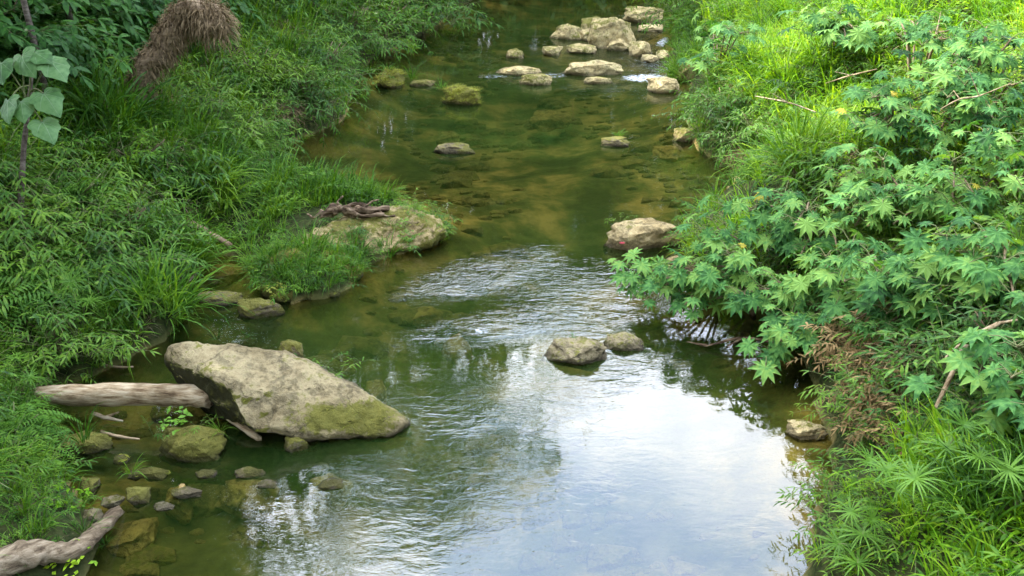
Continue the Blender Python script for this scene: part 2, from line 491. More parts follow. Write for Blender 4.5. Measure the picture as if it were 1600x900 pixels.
def water_mat():
    m, n, l = new_mat('river_water')
    out = n.new('ShaderNodeOutputMaterial')
    geo = n.new('ShaderNodeNewGeometry')
    dep = n.new('ShaderNodeAttribute'); dep.attribute_name = 'depth'
    rip = n.new('ShaderNodeAttribute'); rip.attribute_name = 'ripple'
    foa = n.new('ShaderNodeAttribute'); foa.attribute_name = 'foam'
    # ripples: two crossed wave sheets, squeezed along the flow
    mp = n.new('ShaderNodeMapping'); mp.inputs['Scale'].default_value = (2.6, 6.5, 1); mp.inputs['Rotation'].default_value = (0, 0, R(14))
    l.new(geo.outputs['Position'], mp.inputs['Vector'])
    na = n.new('ShaderNodeTexNoise'); na.inputs['Scale'].default_value = 1.0; na.inputs['Detail'].default_value = 3; na.inputs['Distortion'].default_value = .8
    l.new(mp.outputs['Vector'], na.inputs['Vector'])
    mp2 = n.new('ShaderNodeMapping'); mp2.inputs['Scale'].default_value = (7.5, 15, 1); mp2.inputs['Rotation'].default_value = (0, 0, R(-20))
    l.new(geo.outputs['Position'], mp2.inputs['Vector'])
    nb = n.new('ShaderNodeTexNoise'); nb.inputs['Scale'].default_value = 1.0; nb.inputs['Detail'].default_value = 2; nb.inputs['Distortion'].default_value = 1.2
    l.new(mp2.outputs['Vector'], nb.inputs['Vector'])
    nc = n.new('ShaderNodeTexNoise'); nc.inputs['Scale'].default_value = .55; nc.inputs['Detail'].default_value = 3
    l.new(geo.outputs['Position'], nc.inputs['Vector'])
    h = n.new('ShaderNodeMath'); h.operation = 'MULTIPLY_ADD'; h.inputs[1].default_value = .4
    l.new(nb.outputs['Fac'], h.inputs[0]); l.new(na.outputs['Fac'], h.inputs[2])
    pat = n.new('ShaderNodeMapRange'); pat.inputs['From Min'].default_value = .35; pat.inputs['From Max'].default_value = .65
    pat.inputs['To Min'].default_value = .35; pat.inputs['To Max'].default_value = 1.4
    l.new(nc.outputs['Fac'], pat.inputs['Value'])
    st = n.new('ShaderNodeMath'); st.operation = 'MULTIPLY'
    l.new(rip.outputs['Fac'], st.inputs[0]); l.new(pat.outputs[0], st.inputs[1])
    hm = n.new('ShaderNodeMath'); hm.operation = 'MULTIPLY'
    l.new(h.outputs[0], hm.inputs[0]); l.new(st.outputs[0], hm.inputs[1])
    b = n.new('ShaderNodeBump'); b.inputs['Strength'].default_value = 1.0; b.inputs['Distance'].default_value = .05
    l.new(hm.outputs[0], b.inputs['Height'])
    gl = n.new('ShaderNodeBsdfGlossy'); gl.inputs['Roughness'].default_value = .03
    l.new(b.outputs['Normal'], gl.inputs['Normal'])
    fr = n.new('ShaderNodeFresnel'); fr.inputs['IOR'].default_value = 1.8
    l.new(b.outputs['Normal'], fr.inputs['Normal'])
    tr = n.new('ShaderNodeBsdfTransparent'); tr.inputs['Color'].default_value = (.84, .86, .58, 1)
    di = n.new('ShaderNodeBsdfDiffuse'); di.inputs['Color'].default_value = (.022, .048, .009, 1)
    ex = n.new('ShaderNodeMath'); ex.operation = 'MULTIPLY'; ex.inputs[1].default_value = -.72
    l.new(dep.outputs['Fac'], ex.inputs[0])
    e2 = n.new('ShaderNodeMath'); e2.operation = 'EXPONENT'; l.new(ex.outputs[0], e2.inputs[0])
    mk = n.new('ShaderNodeMath'); mk.operation = 'SUBTRACT'; mk.inputs[0].default_value = 1; l.new(e2.outputs[0], mk.inputs[1])
    body = n.new('ShaderNodeMixShader'); l.new(mk.outputs[0], body.inputs['Fac'])
    l.new(tr.outputs[0], body.inputs[1]); l.new(di.outputs[0], body.inputs[2])
    su = n.new('ShaderNodeMixShader'); l.new(fr.outputs[0], su.inputs['Fac'])
    l.new(body.outputs[0], su.inputs[1]); l.new(gl.outputs[0], su.inputs[2])
    # foam where the stream breaks over stones
    nf = n.new('ShaderNodeTexNoise'); nf.inputs['Scale'].default_value = 1.0; nf.inputs['Detail'].default_value = 6; nf.inputs['Roughness'].default_value = .7
    mpf = n.new('ShaderNodeMapping'); mpf.inputs['Scale'].default_value = (8, 13, 1)
    l.new(geo.outputs['Position'], mpf.inputs['Vector']); l.new(mpf.outputs['Vector'], nf.inputs['Vector'])
    fs = n.new('ShaderNodeMath'); fs.operation = 'ADD'; l.new(nf.outputs['Fac'], fs.inputs[0]); l.new(foa.outputs['Fac'], fs.inputs[1])
    fm = n.new('ShaderNodeMapRange'); fm.inputs['From Min'].default_value = 1.0; fm.inputs['From Max'].default_value = 1.22; fm.inputs['To Max'].default_value = .8
    l.new(fs.outputs[0], fm.inputs['Value'])
    wd = n.new('ShaderNodeBsdfDiffuse'); wd.inputs['Color'].default_value = (.72, .75, .76, 1)
    fx = n.new('ShaderNodeMixShader'); l.new(fm.outputs[0], fx.inputs['Fac'])
    l.new(su.outputs[0], fx.inputs[1]); l.new(wd.outputs[0], fx.inputs[2])
    l.new(fx.outputs[0], out.inputs['Surface'])
    return m


M['water'] = water_mat()

# ------------------------------------------------------------------ river outline, ground, water
left_px = [(735, 0), (698, 30), (640, 66), (580, 90), (556, 115), (545, 150), (538, 188), (450, 226), (436, 262), (440, 290),
           (540, 296), (640, 322), (695, 350), (697, 368), (640, 392), (570, 415), (552, 445), (530, 462), (460, 474), (412, 462), (398, 432), (402, 404), (330, 394), (296, 400),
           (284, 440), (280, 490), (262, 532), (190, 566), (150, 590), (70, 602), (60, 640), (75, 690), (92, 745), (128, 800), (150, 850), (132, 905)]
right_px = [(1262, 905), (1272, 830), (1300, 770), (1306, 705), (1288, 650), (1275, 600), (1262, 555), (1240, 520), (1200, 490), (1120, 455), (1075, 425),
            (1085, 370), (1120, 320), (1195, 282), (1150, 264), (1100, 238), (1078, 205), (1076, 150), (1085, 122), (1052, 95), (1056, 50), (1040, 0)]
poly = [(-60.0, 62.0), (-30.0, 56.0), (-12.0, 50.0), (-4.2, 44.0)] + [tuple(at(*p)[:2]) for p in left_px] + [(-4.0, 2.0), (-4.2, -12.0), (-4.0, -60.0)] \
    + [(4.0, -60.0), (3.4, -12.0), (2.8, 2.0)] + [tuple(at(*p)[:2]) for p in right_px] + [(5.8, 45.0), (-1.0, 52.5), (-12.0, 57.0), (-30.0, 63.0), (-60.0, 69.0)]
PA = np.array(poly)
PB = np.roll(PA, -1, axis=0)


def sdist(x, y):
    """signed distance to the waterline: negative in the river"""
    x = np.asarray(x, float); y = np.asarray(y, float)
    sh = x.shape
    x = x.ravel(); y = y.ravel()
    best = np.full(x.shape, 1e9)
    ins = np.zeros(x.shape, bool)
    for (ax, ay), (bx, by) in zip(PA, PB):
        dx, dy = bx - ax, by - ay
        t = np.clip(((x - ax) * dx + (y - ay) * dy) / (dx * dx + dy * dy), 0, 1)
        best = np.minimum(best, (x - ax - t * dx) ** 2 + (y - ay - t * dy) ** 2)
        c = (ay > y) != (by > y)
        with np.errstate(divide='ignore', invalid='ignore'):
            xi = ax + (y - ay) * dx / (dy if dy else 1e-9)
        ins ^= c & (x < xi)
    d = np.sqrt(best)
    return np.where(ins, -d, d).reshape(sh)


_g = [(rng.normal(size=2), rng.uniform(0, 6.28), s) for s in np.repeat([.25, .5, 1.0, 2.0, 3.5], 4)]


def fbm(x, y):
    v = 0
    for k, ph, s in _g:
        k = k / (np.linalg.norm(k) + 1e-6)
        v = v + np.sin((x * k[0] + y * k[1]) * s * 2.2 + ph + 1.3 * np.sin((x * k[1] - y * k[0]) * s * 1.3 + ph * 2)) * (.3 / s ** .8)
    return v / 2.2


PEN = at(500, 370)


def height(x, y):
    x = np.asarray(x, float); y = np.asarray(y, float)
    d = sdist(x, y)
    n = fbm(x, y)
    left = x < (0.03 * y)
    slope = np.where(left, .56, .60)
    rise = np.where(d < 6.5, slope * d, slope * 6.5 + .12 * (d - 6.5))
    rise = np.where(d > 40, slope * 6.5 + .12 * 33.5 + .03 * (d - 40), rise)
    land = .10 + .22 * (1 - np.exp(-np.maximum(d, 0) / .18)) + rise + n * .16 * np.clip(d, 0, 1)
    # the low gravel spit on the left stays near the water
    pen = np.exp(-(np.abs((x - PEN.x - .2) / 2.3) ** 4 + np.abs((y - PEN.y) / 2.4) ** 4))
    land = np.where(d > 0, land * (1 - .80 * np.clip(pen, 0, 1)) + .02, land)
    bed = -(.05 + .62 * (1 - np.exp(d / 1.5))) + n * .14
    bed = np.minimum(bed, -.03)
    return np.where(d > 0, np.maximum(land, .05), bed)


def h1(x, y):
    return float(height(np.array([x]), np.array([y]))[0])


def on_ground(px, py, t0=5.0, t1=60.0):
    """where the sight line through a picture point meets the land (above the water)"""
    d = ray(px, py)
    t = np.arange(t0, t1, .05)
    X, Y, Z = d[0] * t, d[1] * t, CAM_H + d[2] * t
    hh = np.maximum(height(X, Y), 0)
    k = np.argmax(Z <= hh)
    return Vector((X[k], Y[k], float(hh[k])))


def axis(lo, a, b, hi, fine):
    core = np.arange(a, b + 1e-6, fine)
    out = [core]
    p, s, ls = a, fine, []
    while p > lo:
        s *= 1.25; p -= s; ls.append(p)
    out.insert(0, np.array(ls[::-1]))
    p, s, ls = b, fine, []
    while p < hi:
        s *= 1.25; p += s; ls.append(p)
    out.append(np.array(ls))
    return np.concatenate(out)


def grid_mesh(name, xs, ys, Z):
    nx, ny = len(xs), len(ys)
    X, Y = np.meshgrid(xs, ys)
    co = np.stack([X.ravel(), Y.ravel(), Z.ravel()], 1)
    me = bpy.data.meshes.new(name)
    i = (np.arange(ny - 1)[:, None] * nx + np.arange(nx - 1)[None]).ravel()
    q = np.stack([i, i + 1, i + nx + 1, i + nx], 1)
    me.vertices.add(len(co)); me.vertices.foreach_set('co', co.ravel())
    me.loops.add(q.size); me.loops.foreach_set('vertex_index', q.ravel())
    me.polygons.add(len(q)); me.polygons.foreach_set('loop_start', np.arange(0, q.size, 4))
    me.polygons.foreach_set('use_smooth', np.ones(len(q), bool))
    me.update(); me.validate()
    return me


gx = axis(-400, -11, 11, 400, .14)
gy = axis(-300, 4, 42, 500, .16)
GX, GY = np.meshgrid(gx, gy)
g_me = grid_mesh('ground', gx, gy, height(GX, GY))
g_me.materials.append(M['ground'])
tag(link('ground', g_me), kind='structure')

wx = np.concatenate([np.arange(-62, -16, 2.0), np.arange(-16, 12.01, .10)])
wy = np.concatenate([np.arange(-60, 4, 2.0), np.arange(4, 42, .12), np.arange(42, 72, 1.0)])
WX, WY = np.meshgrid(wx, wy)
w_me = grid_mesh('river', wx, wy, np.zeros_like(WX))
w_me.materials.append(M['water'])
WP, WQ, _ = proj(WX, WY, np.zeros_like(WX))


def zone(cx, cy, rx, ry, rot=0, soft=2.0):
    c, s = math.cos(R(rot)), math.sin(R(rot))
    u = ((WP - cx) * c + (WQ - cy) * s) / rx
    v = (-(WP - cx) * s + (WQ - cy) * c) / ry
    return np.exp(-np.power(u * u + v * v, soft / 1.0))


rip = .014 + .008 * np.clip((WQ - 560) / 200, 0, 1)
for z in [(740, 428, 120, 28, -14, 1.0), (760, 508, 120, 24, -8, 1.1), (890, 470, 110, 60, 0, .45), (640, 715, 190, 60, 10, .13), (1000, 100, 110, 45, 0, .5), (820, 110, 60, 26, 0, .35), (700, 640, 90, 40, 0, .3), (620, 850, 90, 70, 0, .25), (860, 820, 170, 70, 0, .05), (1120, 560, 90, 50, 0, .05)]:
    rip = rip + z[5] * zone(*z[:5])
foam = np.zeros_like(rip)
for z in [(1010, 122, 55, 9, 0, .62), (1035, 66, 16, 9, -30, .6), (865, 118, 34, 7, 0, .5), (770, 120, 40, 5, 0, .5), (700, 440, 70, 14, -12, .36), (810, 430, 60, 16, -18, .36), (720, 520, 60, 12, 4, .38), (790, 505, 50, 10, -14, .38), (1000, 25, 50, 8, 0, .5)]:
    foam = foam + (z[5] + (.05 if z[5] < .4 else 0)) * zone(*z[:5])
depth = np.maximum(-height(WX, WY), 0)
for nm, arr in (('depth', depth), ('ripple', rip), ('foam', foam)):
    a = w_me.attributes.new(nm, 'FLOAT', 'POINT')
    a.data.foreach_set('value', arr.ravel().astype(np.float32))
tag(link('river', w_me), kind='structure')

# ------------------------------------------------------------------ rocks
def rock_mesh(name, size, seed, mat, moss=0.3, rough=1.0, cuts=9, sub=4, mossfn=None):
    """an angular block: the hull of a few scattered corners, its edges worn, its faces roughened"""
    rr = random.Random(seed)
    bm = bmesh.new()
    for k in range(12):
        a = k * 2.4 + rr.uniform(-.5, .5)
        z = -1 + 2 * (k + .5) / 12
        z = math.copysign(abs(z) ** .55, z)
        q = math.sqrt(max(0, 1 - abs(z) ** 3.2))
        f = rr.uniform(.78, 1.12)
        bm.verts.new((math.cos(a) * q * f, math.sin(a) * q * f, z * rr.uniform(.8, 1.0)))
    r = bmesh.ops.convex_hull(bm, input=bm.verts)
    bmesh.ops.delete(bm, geom=[g for g in r['geom_interior'] if isinstance(g, bmesh.types.BMVert)], context='VERTS')
    bmesh.ops.bevel(bm, geom=list(bm.edges), offset=.04, segments=2, profile=.6, affect='EDGES')
    bmesh.ops.triangulate(bm, faces=bm.faces)
    lim = {2: .45, 3: .16, 4: .095}[sub]
    for k in range(6):
        es = [e for e in bm.edges if e.calc_length() > lim]
        if not es or len(bm.verts) > 5000: break
        bmesh.ops.subdivide_edges(bm, edges=es, cuts=1)
        bmesh.ops.triangulate(bm, faces=[f for f in bm.faces if len(f.verts) > 3])
    bm.normal_update()
    o = Vector((seed * 3.17 % 50, seed * 1.71 % 50, seed * .77 % 50))
    for v in bm.verts:
        p = v.co
        n = .07 * mn.noise(p * 1.7 + o) + .06 * mn.noise(p * 4.3 + o) + .04 * mn.noise(p * 9 + o) + .03 * mn.noise(p * 19 + o) + .05 * round(mn.noise(p * 2.3 + o * 2) * 2.6) / 2.6
        led = .03 * math.sin(p.z * 11 + 3 * mn.noise(p * 1.5 + o))      # bedding of the limestone
        v.co = p + v.normal * rough * (n + led * (1 - abs(v.normal.z)))
    for v in bm.verts: v.co = Vector((v.co.x * size[0], v.co.y * size[1], v.co.z * size[2]))
    bm.normal_update()
    me = bpy.data.meshes.new(name)
    mv = [mossfn(v.co, v.normal) if mossfn else moss * (.6 + .4 * v.normal.z) for v in bm.verts]
    bm.to_mesh(me); bm.free()
    me.polygons.foreach_set('use_smooth', [True] * len(me.polygons))
    a = me.attributes.new('moss', 'FLOAT', 'POINT')
    a.data.foreach_set('value', mv)
    me.materials.append(mat)
    return me


def hull_rock(name, pts, mat, seed, amp=.05, levels=4, mossfn=None, bevel=.06):
    bm = bmesh.new()
    c = sum((Vector(p) for p in pts), Vector()) / len(pts)
    c.z = 0
    for p in pts: bm.verts.new(Vector(p) - c)
    r = bmesh.ops.convex_hull(bm, input=bm.verts)
    bmesh.ops.delete(bm, geom=[g for g in r['geom_interior'] if isinstance(g, bmesh.types.BMVert)], context='VERTS')
    bmesh.ops.bevel(bm, geom=list(bm.edges), offset=bevel, segments=2, profile=.6, affect='EDGES')
    bmesh.ops.triangulate(bm, faces=bm.faces)
    for k in range(7):
        es = [e for e in bm.edges if e.calc_length() > .055]
        if not es or len(bm.verts) > 14000: break
        bmesh.ops.subdivide_edges(bm, edges=es, cuts=1)
        bmesh.ops.triangulate(bm, faces=[f for f in bm.faces if len(f.verts) > 3])
    bm.normal_update()
    o = Vector((seed * 2.3, seed * 1.1, 0))
    mv = []
    for v in bm.verts:
        p = v.co
        n = mn.noise(p * 1.3 + o) * .8 + mn.noise(p * 3.1 + o) * .8 + mn.noise(p * 7 + o) * .55 + mn.noise(p * 15 + o) * .4 + .5 * abs(mn.noise(p * 4.5 + o * 2)) + .9 * round(mn.noise(p * 2.1 + o * 3) * 2.6) / 2.6
        v.co = p + v.normal * n * amp
    bm.normal_update()
    for v in bm.verts: mv.append(mossfn(v.co + c, v.normal) if mossfn else .3)
    me = bpy.data.meshes.new(name)
    bm.to_mesh(me); bm.free()
    me.polygons.foreach_set('use_smooth', [True] * len(me.polygons))
    a = me.attributes.new('moss', 'FLOAT', 'POINT'); a.data.foreach_set('value', mv)
    me.materials.append(mat)
    return me, c


def rock(box, label, seed, moss=.3, mat='rock', hr=.4, group=None, sink=.35, z0=0.0, sub=4, name='river_rock', cuts=9, rz=0.0, mossfn=None):
    x0, x1, y0, y1 = box
    F = at((x0 + x1) / 2, y1, z0)
    dist = F.y * CT + (CAM_H - z0) * ST
    s = dist / FPX
    W = (x1 - x0) * s
    V = (y1 - y0) * s
    phi = math.atan2(CAM_H - z0, F.y)
    H = hr * W
    H = min(H, V / math.cos(phi) * .8)
    D = max((V - H * math.cos(phi)) / math.sin(phi), .5 * W, .15)
    D = min(D, 2.2 * W)
    hz = H / (1 - sink) if sink < 1 else H
    # hz*2 is the full height of the blob: its top stands at H above z0
    me = rock_mesh(name, (W * .56, D * .58, hz * .62), seed, M[mat], moss, sub=sub, cuts=cuts, mossfn=mossfn)
    zs = np.empty(len(me.vertices) * 3); me.vertices.foreach_get('co', zs)
    ztop = zs.reshape(-1, 3)[:, 2].max()
    o = link(name, me, loc=(F.x, F.y + D * .5, z0 + H - ztop), rot=(0, 0, rz))
    return tag(o, label, 'rock', group)


def slab_moss(p, n):
    px, py, _ = proj(p.x, p.y, p.z)
    px = float(px); py = float(py)
    k = .12
    k += .46 * math.exp(-(((px - 545) / 80) ** 2 + ((py - 652) / 24) ** 2))
    if n.z < .35 and px < 420: k = .55
    return min(k, .8)


slab_pts = [at(266, 540, .80), at(300, 536, .84), at(420, 546, .72), at(480, 580, .60), at(560, 611, .42), at(634, 660, .14), at(612, 682, .03), at(540, 688, .03), at(470, 688, .08), at(392, 672, .30), at(346, 598, .72), at(256, 562, .62), at(274, 598, .22), at(326, 648, -.1),
            at(396, 640, -.2), at(440, 668, -.25), at(600, 690, -.25), at(640, 665, -.2), at(520, 575, -.3), at(400, 600, -.3)]
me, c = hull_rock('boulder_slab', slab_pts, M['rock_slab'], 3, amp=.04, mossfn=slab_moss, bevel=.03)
_a = me.attributes.new('shade_and_moss', 'FLOAT', 'POINT')  # shade and dark moss of the left flank, painted into the slab's colour
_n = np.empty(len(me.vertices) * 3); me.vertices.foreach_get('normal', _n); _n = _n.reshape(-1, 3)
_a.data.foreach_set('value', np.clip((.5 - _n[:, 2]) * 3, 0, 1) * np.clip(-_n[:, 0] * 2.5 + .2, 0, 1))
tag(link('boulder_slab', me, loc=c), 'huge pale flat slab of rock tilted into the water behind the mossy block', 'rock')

ledge_pts = [at(458, 388, .12), at(470, 372, .30), at(520, 345, .42), at(600, 330, .45), at(640, 326, .45), at(690, 346, .40), at(702, 362, .26), at(690, 378, .05), at(640, 392, .05), at(560, 398, .10), at(470, 392, .02),
             at(460, 392, -.3), at(560, 402, -.3), at(690, 382, -.3), at(650, 330, -.3), at(520, 345, -.3)]
me, c = hull_rock('rock_ledge', ledge_pts, M['rock_ochre'], 9, amp=.085, mossfn=lambda p, n: .22 + .45 * max(0, .75 - n.z) + .3 * mn.noise(p * 2))
tag(link('rock_ledge', me, loc=c), 'long low ochre ledge carrying dark driftwood at the grassy spit', 'rock')
mound_pts = [at(402, 440, .15), at(420, 405, .38), at(470, 392, .42), at(540, 395, .30), at(562, 420, .08), at(545, 450, .03), at(520, 466, .02), at(440, 474, .02), at(405, 462, .02),
             at(410, 470, -.3), at(530, 470, -.3), at(560, 420, -.3), at(420, 400, -.3)]
me, c = hull_rock('mossy_mound', mound_pts, M['rock'], 12, amp=.07, mossfn=lambda p, n: .62)
tag(link('mossy_mound', me, loc=c), 'low mossy mound overgrown with grass in front of the long ledge', 'rock')

FAR = 'pale rocks across the stream in the distance'
for b in [
    ((224, 362, 672, 726), 'yellow mossy block of rock in front of the pale log', 21, .62, 'rock', .30, None),
    ((86, 166, 666, 712), 'mossy rock at the left bank below the end of the log', 22, .62, 'rock', .32, None),
    ((186, 236, 754, 790), 'small yellowish rock half in water below the mossy block', 23, .5, 'rock', .4, None),
    ((112, 152, 738, 778), 'small mossy stone against the bank above the lower log', 24, .6, 'rock', .45, None),
    ((118, 158, 786, 824), 'small grey stone between bank plants and the lower log tip', 25, .35, 'rock', .5, None),
    ((360, 408, 724, 748), 'flat grey stone just above water right of the mossy block', 26, .35, 'rock_slab', .2, None),
    ((212, 262, 726, 750), 'dark flat stone at the foot of the yellow mossy block', 27, .7, 'rock', .22, None),
    ((436, 480, 678, 708), 'small pale stone under the front edge of the huge slab', 28, .45, 'rock', .5, None),
    ((427, 476, 526, 562), 'small mossy rock standing behind the huge slab', 29, .5, 'rock', .55, None),
    ((298, 374, 448, 482), 'flat brown rock in the cove by the left bank', 30, .45, 'rock', .2, None),
    ((364, 444, 458, 500), 'pitted mossy rock at the mouth of the cove', 31, .5, 'rock', .3, None),
    ((384, 444, 340, 378), 'ochre rock bedded in grass behind the long ledge', 32, .35, 'rock_ochre', .35, None),
    ((614, 642, 310, 328), 'small round stone on the spit behind the ledge', 33, .45, 'rock_ochre', .5, None),
    ((847, 959, 522, 572), 'angular mossy rock in midstream, larger of the pair', 34, .24, 'rock', .27, None),
    ((939, 1012, 512, 550), 'rounded mossy rock in midstream, smaller of the pair', 35, .24, 'rock', .27, None),
    ((944, 1072, 334, 394), 'broad brown boulder at the right bank with red scrap on it', 36, .12, 'rock_ochre', .32, None),
    ((1036, 1096, 390, 440), 'ochre boulder half hidden under the castor leaves', 37, .3, 'rock_ochre', .4, None),
    ((1136, 1216, 272, 316), 'smooth tan boulder at the right bank above the castor leaves', 38, .12, 'rock_ochre', .5, None),
    ((1226, 1296, 648, 690), 'flat yellow stone at the foot of the right bank', 39, .2, 'rock_far', .3, None),
    ((676, 742, 224, 242), 'narrow lone rock just breaking the surface of the calm pool', 40, .45, 'rock', .2, None),
    ((934, 992, 210, 230), 'flat stone in the pool with a green tuft on it', 41, .4, 'rock', .2, None),
    ((682, 758, 132, 166), 'grassy yellow hummock rock in the far pool', 42, .7, 'rock_ochre', .34, None),
    ((582, 632, 103, 138), 'mossy yellow hummock rock nearest the far left bank', 43, .7, 'rock_ochre', .42, None),
    ((638, 680, 122, 136), 'low pale stone between the two grassy hummocks', 44, .4, 'rock_ochre', .2, None),
    ((863, 912, 38, 62), 'pale rock at the left end of the far rock cluster', 45, .3, 'rock_ochre', .4, FAR),
    ((905, 948, 26, 50), 'ochre rock behind the biggest rock of the far cluster', 46, .4, 'rock_ochre', .45, FAR),
    ((922, 990, 24, 77), 'biggest yellow boulder of the far cluster', 47, .28, 'rock_ochre', .6, FAR),
    ((978, 1044, 9, 36), 'long flat rock farthest up the stream', 48, .3, 'rock_ochre', .28, FAR),
    ((998, 1042, 36, 50), 'low pale slab in front of the farthest rock', 49, .15, 'rock_slab', .15, FAR),
    ((980, 1020, 62, 88), 'pale wedge of rock right of the biggest far boulder', 50, .25, 'rock_ochre', .45, FAR),
    ((884, 930, 67, 84), 'low tan rock in front of the far cluster', 51, .3, 'rock_ochre', .2, FAR),
    ((848, 882, 71, 87), 'small pale rock left of the low tan rock', 52, .3, 'rock_ochre', .3, FAR),
    ((788, 824, 75, 91), 'small ochre rock at the left end of the far riffle', 53, .35, 'rock_ochre', .3, FAR),
    ((774, 840, 102, 118), 'flat pale slab on the left of the near riffle', 54, .25, 'rock_slab', .15, FAR),
    ((812, 864, 116, 133), 'rounded tan rock just below the flat pale slab', 55, .3, 'rock_ochre', .26, FAR),
    ((886, 968, 94, 119), 'layered pale rock in the middle of the riffle', 56, .2, 'rock_slab', .22, FAR),
    ((914, 954, 119, 131), 'low ochre stone in front of the layered pale rock', 57, .3, 'rock_ochre', .2, FAR),
    ((1013, 1070, 118, 146), 'smooth tan boulder at the right end of the riffle', 58, .2, 'rock_ochre', .32, FAR),
    ((1028, 1050, 76, 94), 'small pale stone by the right bank beside white water', 59, .2, 'rock_ochre', .4, FAR),
    ((1060, 1102, 90, 128), 'squarish brown rock set in the right bank among grass', 60, .3, 'rock_ochre', .75, None),
    ((1050, 1088, 196, 222), 'small pale rock at the right bank under hanging grass', 61, .35, 'rock_ochre', .5, None),
    ((948, 984, 58, 80), 'ochre rock leaning against the front of the biggest far boulder', 111, .25, 'rock_ochre', .4, FAR),
    ((908, 934, 44, 64), 'small ochre rock wedged left of the biggest far boulder', 112, .25, 'rock_ochre', .5, FAR),
    ((1004, 1030, 84, 97), 'low wet rock in the white water by the right bank', 113, .2, 'rock_ochre', .25, FAR),
    ((262, 312, 756, 782), 'low wet stone in front of the dark flat stone', 101, .35, 'rock', .2, None),
    ((196, 222, 728, 750), 'wet pebble sized stone left of the dark flat stone', 102, .4, 'rock', .35, None),
    ((150, 190, 768, 796), 'brown wet stone touching the small yellowish rock', 103, .3, 'rock', .3, None),
    ((236, 270, 782, 800), 'half sunken stone right of the small yellowish rock', 104, .2, 'rock', .15, None),
    ((300, 340, 730, 748), 'half sunken stone before the right end of the mossy block', 105, .4, 'rock', .15, None),
    ((492, 540, 744, 766), 'stone just under the surface where ripples curl below the slab', 106, .3, 'rock', .1, None),
    ((172, 200, 706, 726), 'dark wet stone beside the mossy rock at the left bank', 107, .5, 'rock', .3, None),
    ((400, 432, 746, 764), 'tiny wet stone beside the flat grey stone', 108, .3, 'rock', .15, None),
]:
    box, lab, seed, moss, mat, hr, grp = b
    if grp:
        mat = 'rock_far'; q = (box[1] - box[0]) * .06; box = (box[0] - q, box[1] + q, box[2] - 2, box[3] + 1)
    rock(box, lab, seed, moss, mat, hr, grp, sub=4 if (box[1] - box[0]) > 60 else 3)


def sunk(box, label, seed, z=-.10, grp='sunken stones seen through the water'):
    x0, x1, y0, y1 = box
    A = at((x0 + x1) / 2, (y0 + y1) / 2, z)
    s = (A.y * CT + CAM_H * ST) / FPX
    W = (x1 - x0) * s; D = (y1 - y0) * s / math.sin(math.atan2(CAM_H, A.y))
    me = rock_mesh('sunken_stone', (W * .55, D * .55, .22), seed, M['rock_sunk'], .0, sub=3)
    return tag(link('sunken_stone', me, loc=(A.x, A.y, z - .10)), label, 'rock', grp)


for b in [((160, 248, 806, 864), 'brown sunken stone beside the tip of the lower log', 71), ((255, 310, 756, 796), 'brown sunken stone in front of the dark flat stone', 72),
          ((330, 436, 746, 790), 'long sunken rock near the flat grey stone', 73), ((480, 550, 738, 776), 'sunken rock under rippled water below the huge slab', 74),
          ((1016, 1072, 226, 246), 'orange sunken stone near the right bank of the pool', 75), ((820, 892, 172, 192), 'dark sunken ledge in the middle of the far pool', 76),
          ((690, 740, 520, 560), 'mossy sunken stone below the lower riffle', 77), ((680, 724, 204, 222), 'orange sunken stone behind the narrow lone rock', 78), ((560, 610, 590, 630), 'sunken stone beside the right end of the huge slab', 79),
          ((640, 700, 480, 500), 'sunken stone left of the lower riffle', 80), ((320, 392, 410, 440), 'sunken stone in the still water of the cove', 81)]:
    sunk(*b)

wake = np.zeros_like(rip)
for o in COL.objects:
    if o.get('category') == 'rock' and o.name.startswith('river_rock'):
        b_ = np.array([v[:] for v in o.bound_box]); w_ = (b_[:, 0].max() - b_[:, 0].min()) / 2; l_ = (b_[:, 1].max() - b_[:, 1].min()) / 2
        if WP.size and o.location.y > 8.5 and -6 < o.location.x < 7:
            u = (WX - o.location.x) / (w_ * 1.5); v = (WY - (o.location.y - l_ - .35)) / (l_ + .55)
            wake += .11 * np.exp(-u * u - v * v)
rip = rip + np.minimum(wake, .35)
w_me.attributes['ripple'].data.foreach_set('value', rip.ravel().astype(np.float32))

# ------------------------------------------------------------------ wood
def log(name, label, cat, pts, radii, mat, n=14, sm=8, wob=.35, seed=1, branches=()):
    P = smooth_path(pts, sm)
    rad = np.interp(np.linspace(0, 1, len(P)), np.linspace(0, 1, len(radii)), radii)
    mb = MB()
    c = Vector(pts[0])
    # straight +X frame for the grain
    ax = (Vector(pts[-1]) - c).normalized()
    q = ax.to_track_quat('X', 'Z')
    inv = q.inverted()
    L = lambda v: inv @ (Vector(v) - c)
    mb.tube([L(p) for p in P], rad, n, wob=wob, seed=seed)
    rj = random.Random(seed)
    mb.jag((len(P) - 1) * n, n, (L(P[-1]) - L(P[-2])).normalized(), rad[-1] * .7, rj)
    mb.jag(0, n, (L(P[0]) - L(P[1])).normalized(), rad[0] * .7, rj)
    for bp, br in branches:
        Q = smooth_path(bp, 5)
        mb.tube([L(p) for p in Q], np.linspace(br[0], br[1], len(Q)), max(5, n // 2), wob=wob, seed=seed + 5)
    me = mb.mesh(name, M[mat])
    o = link(name, me, loc=c, rot=q.to_euler())
    return tag(o, label, cat)


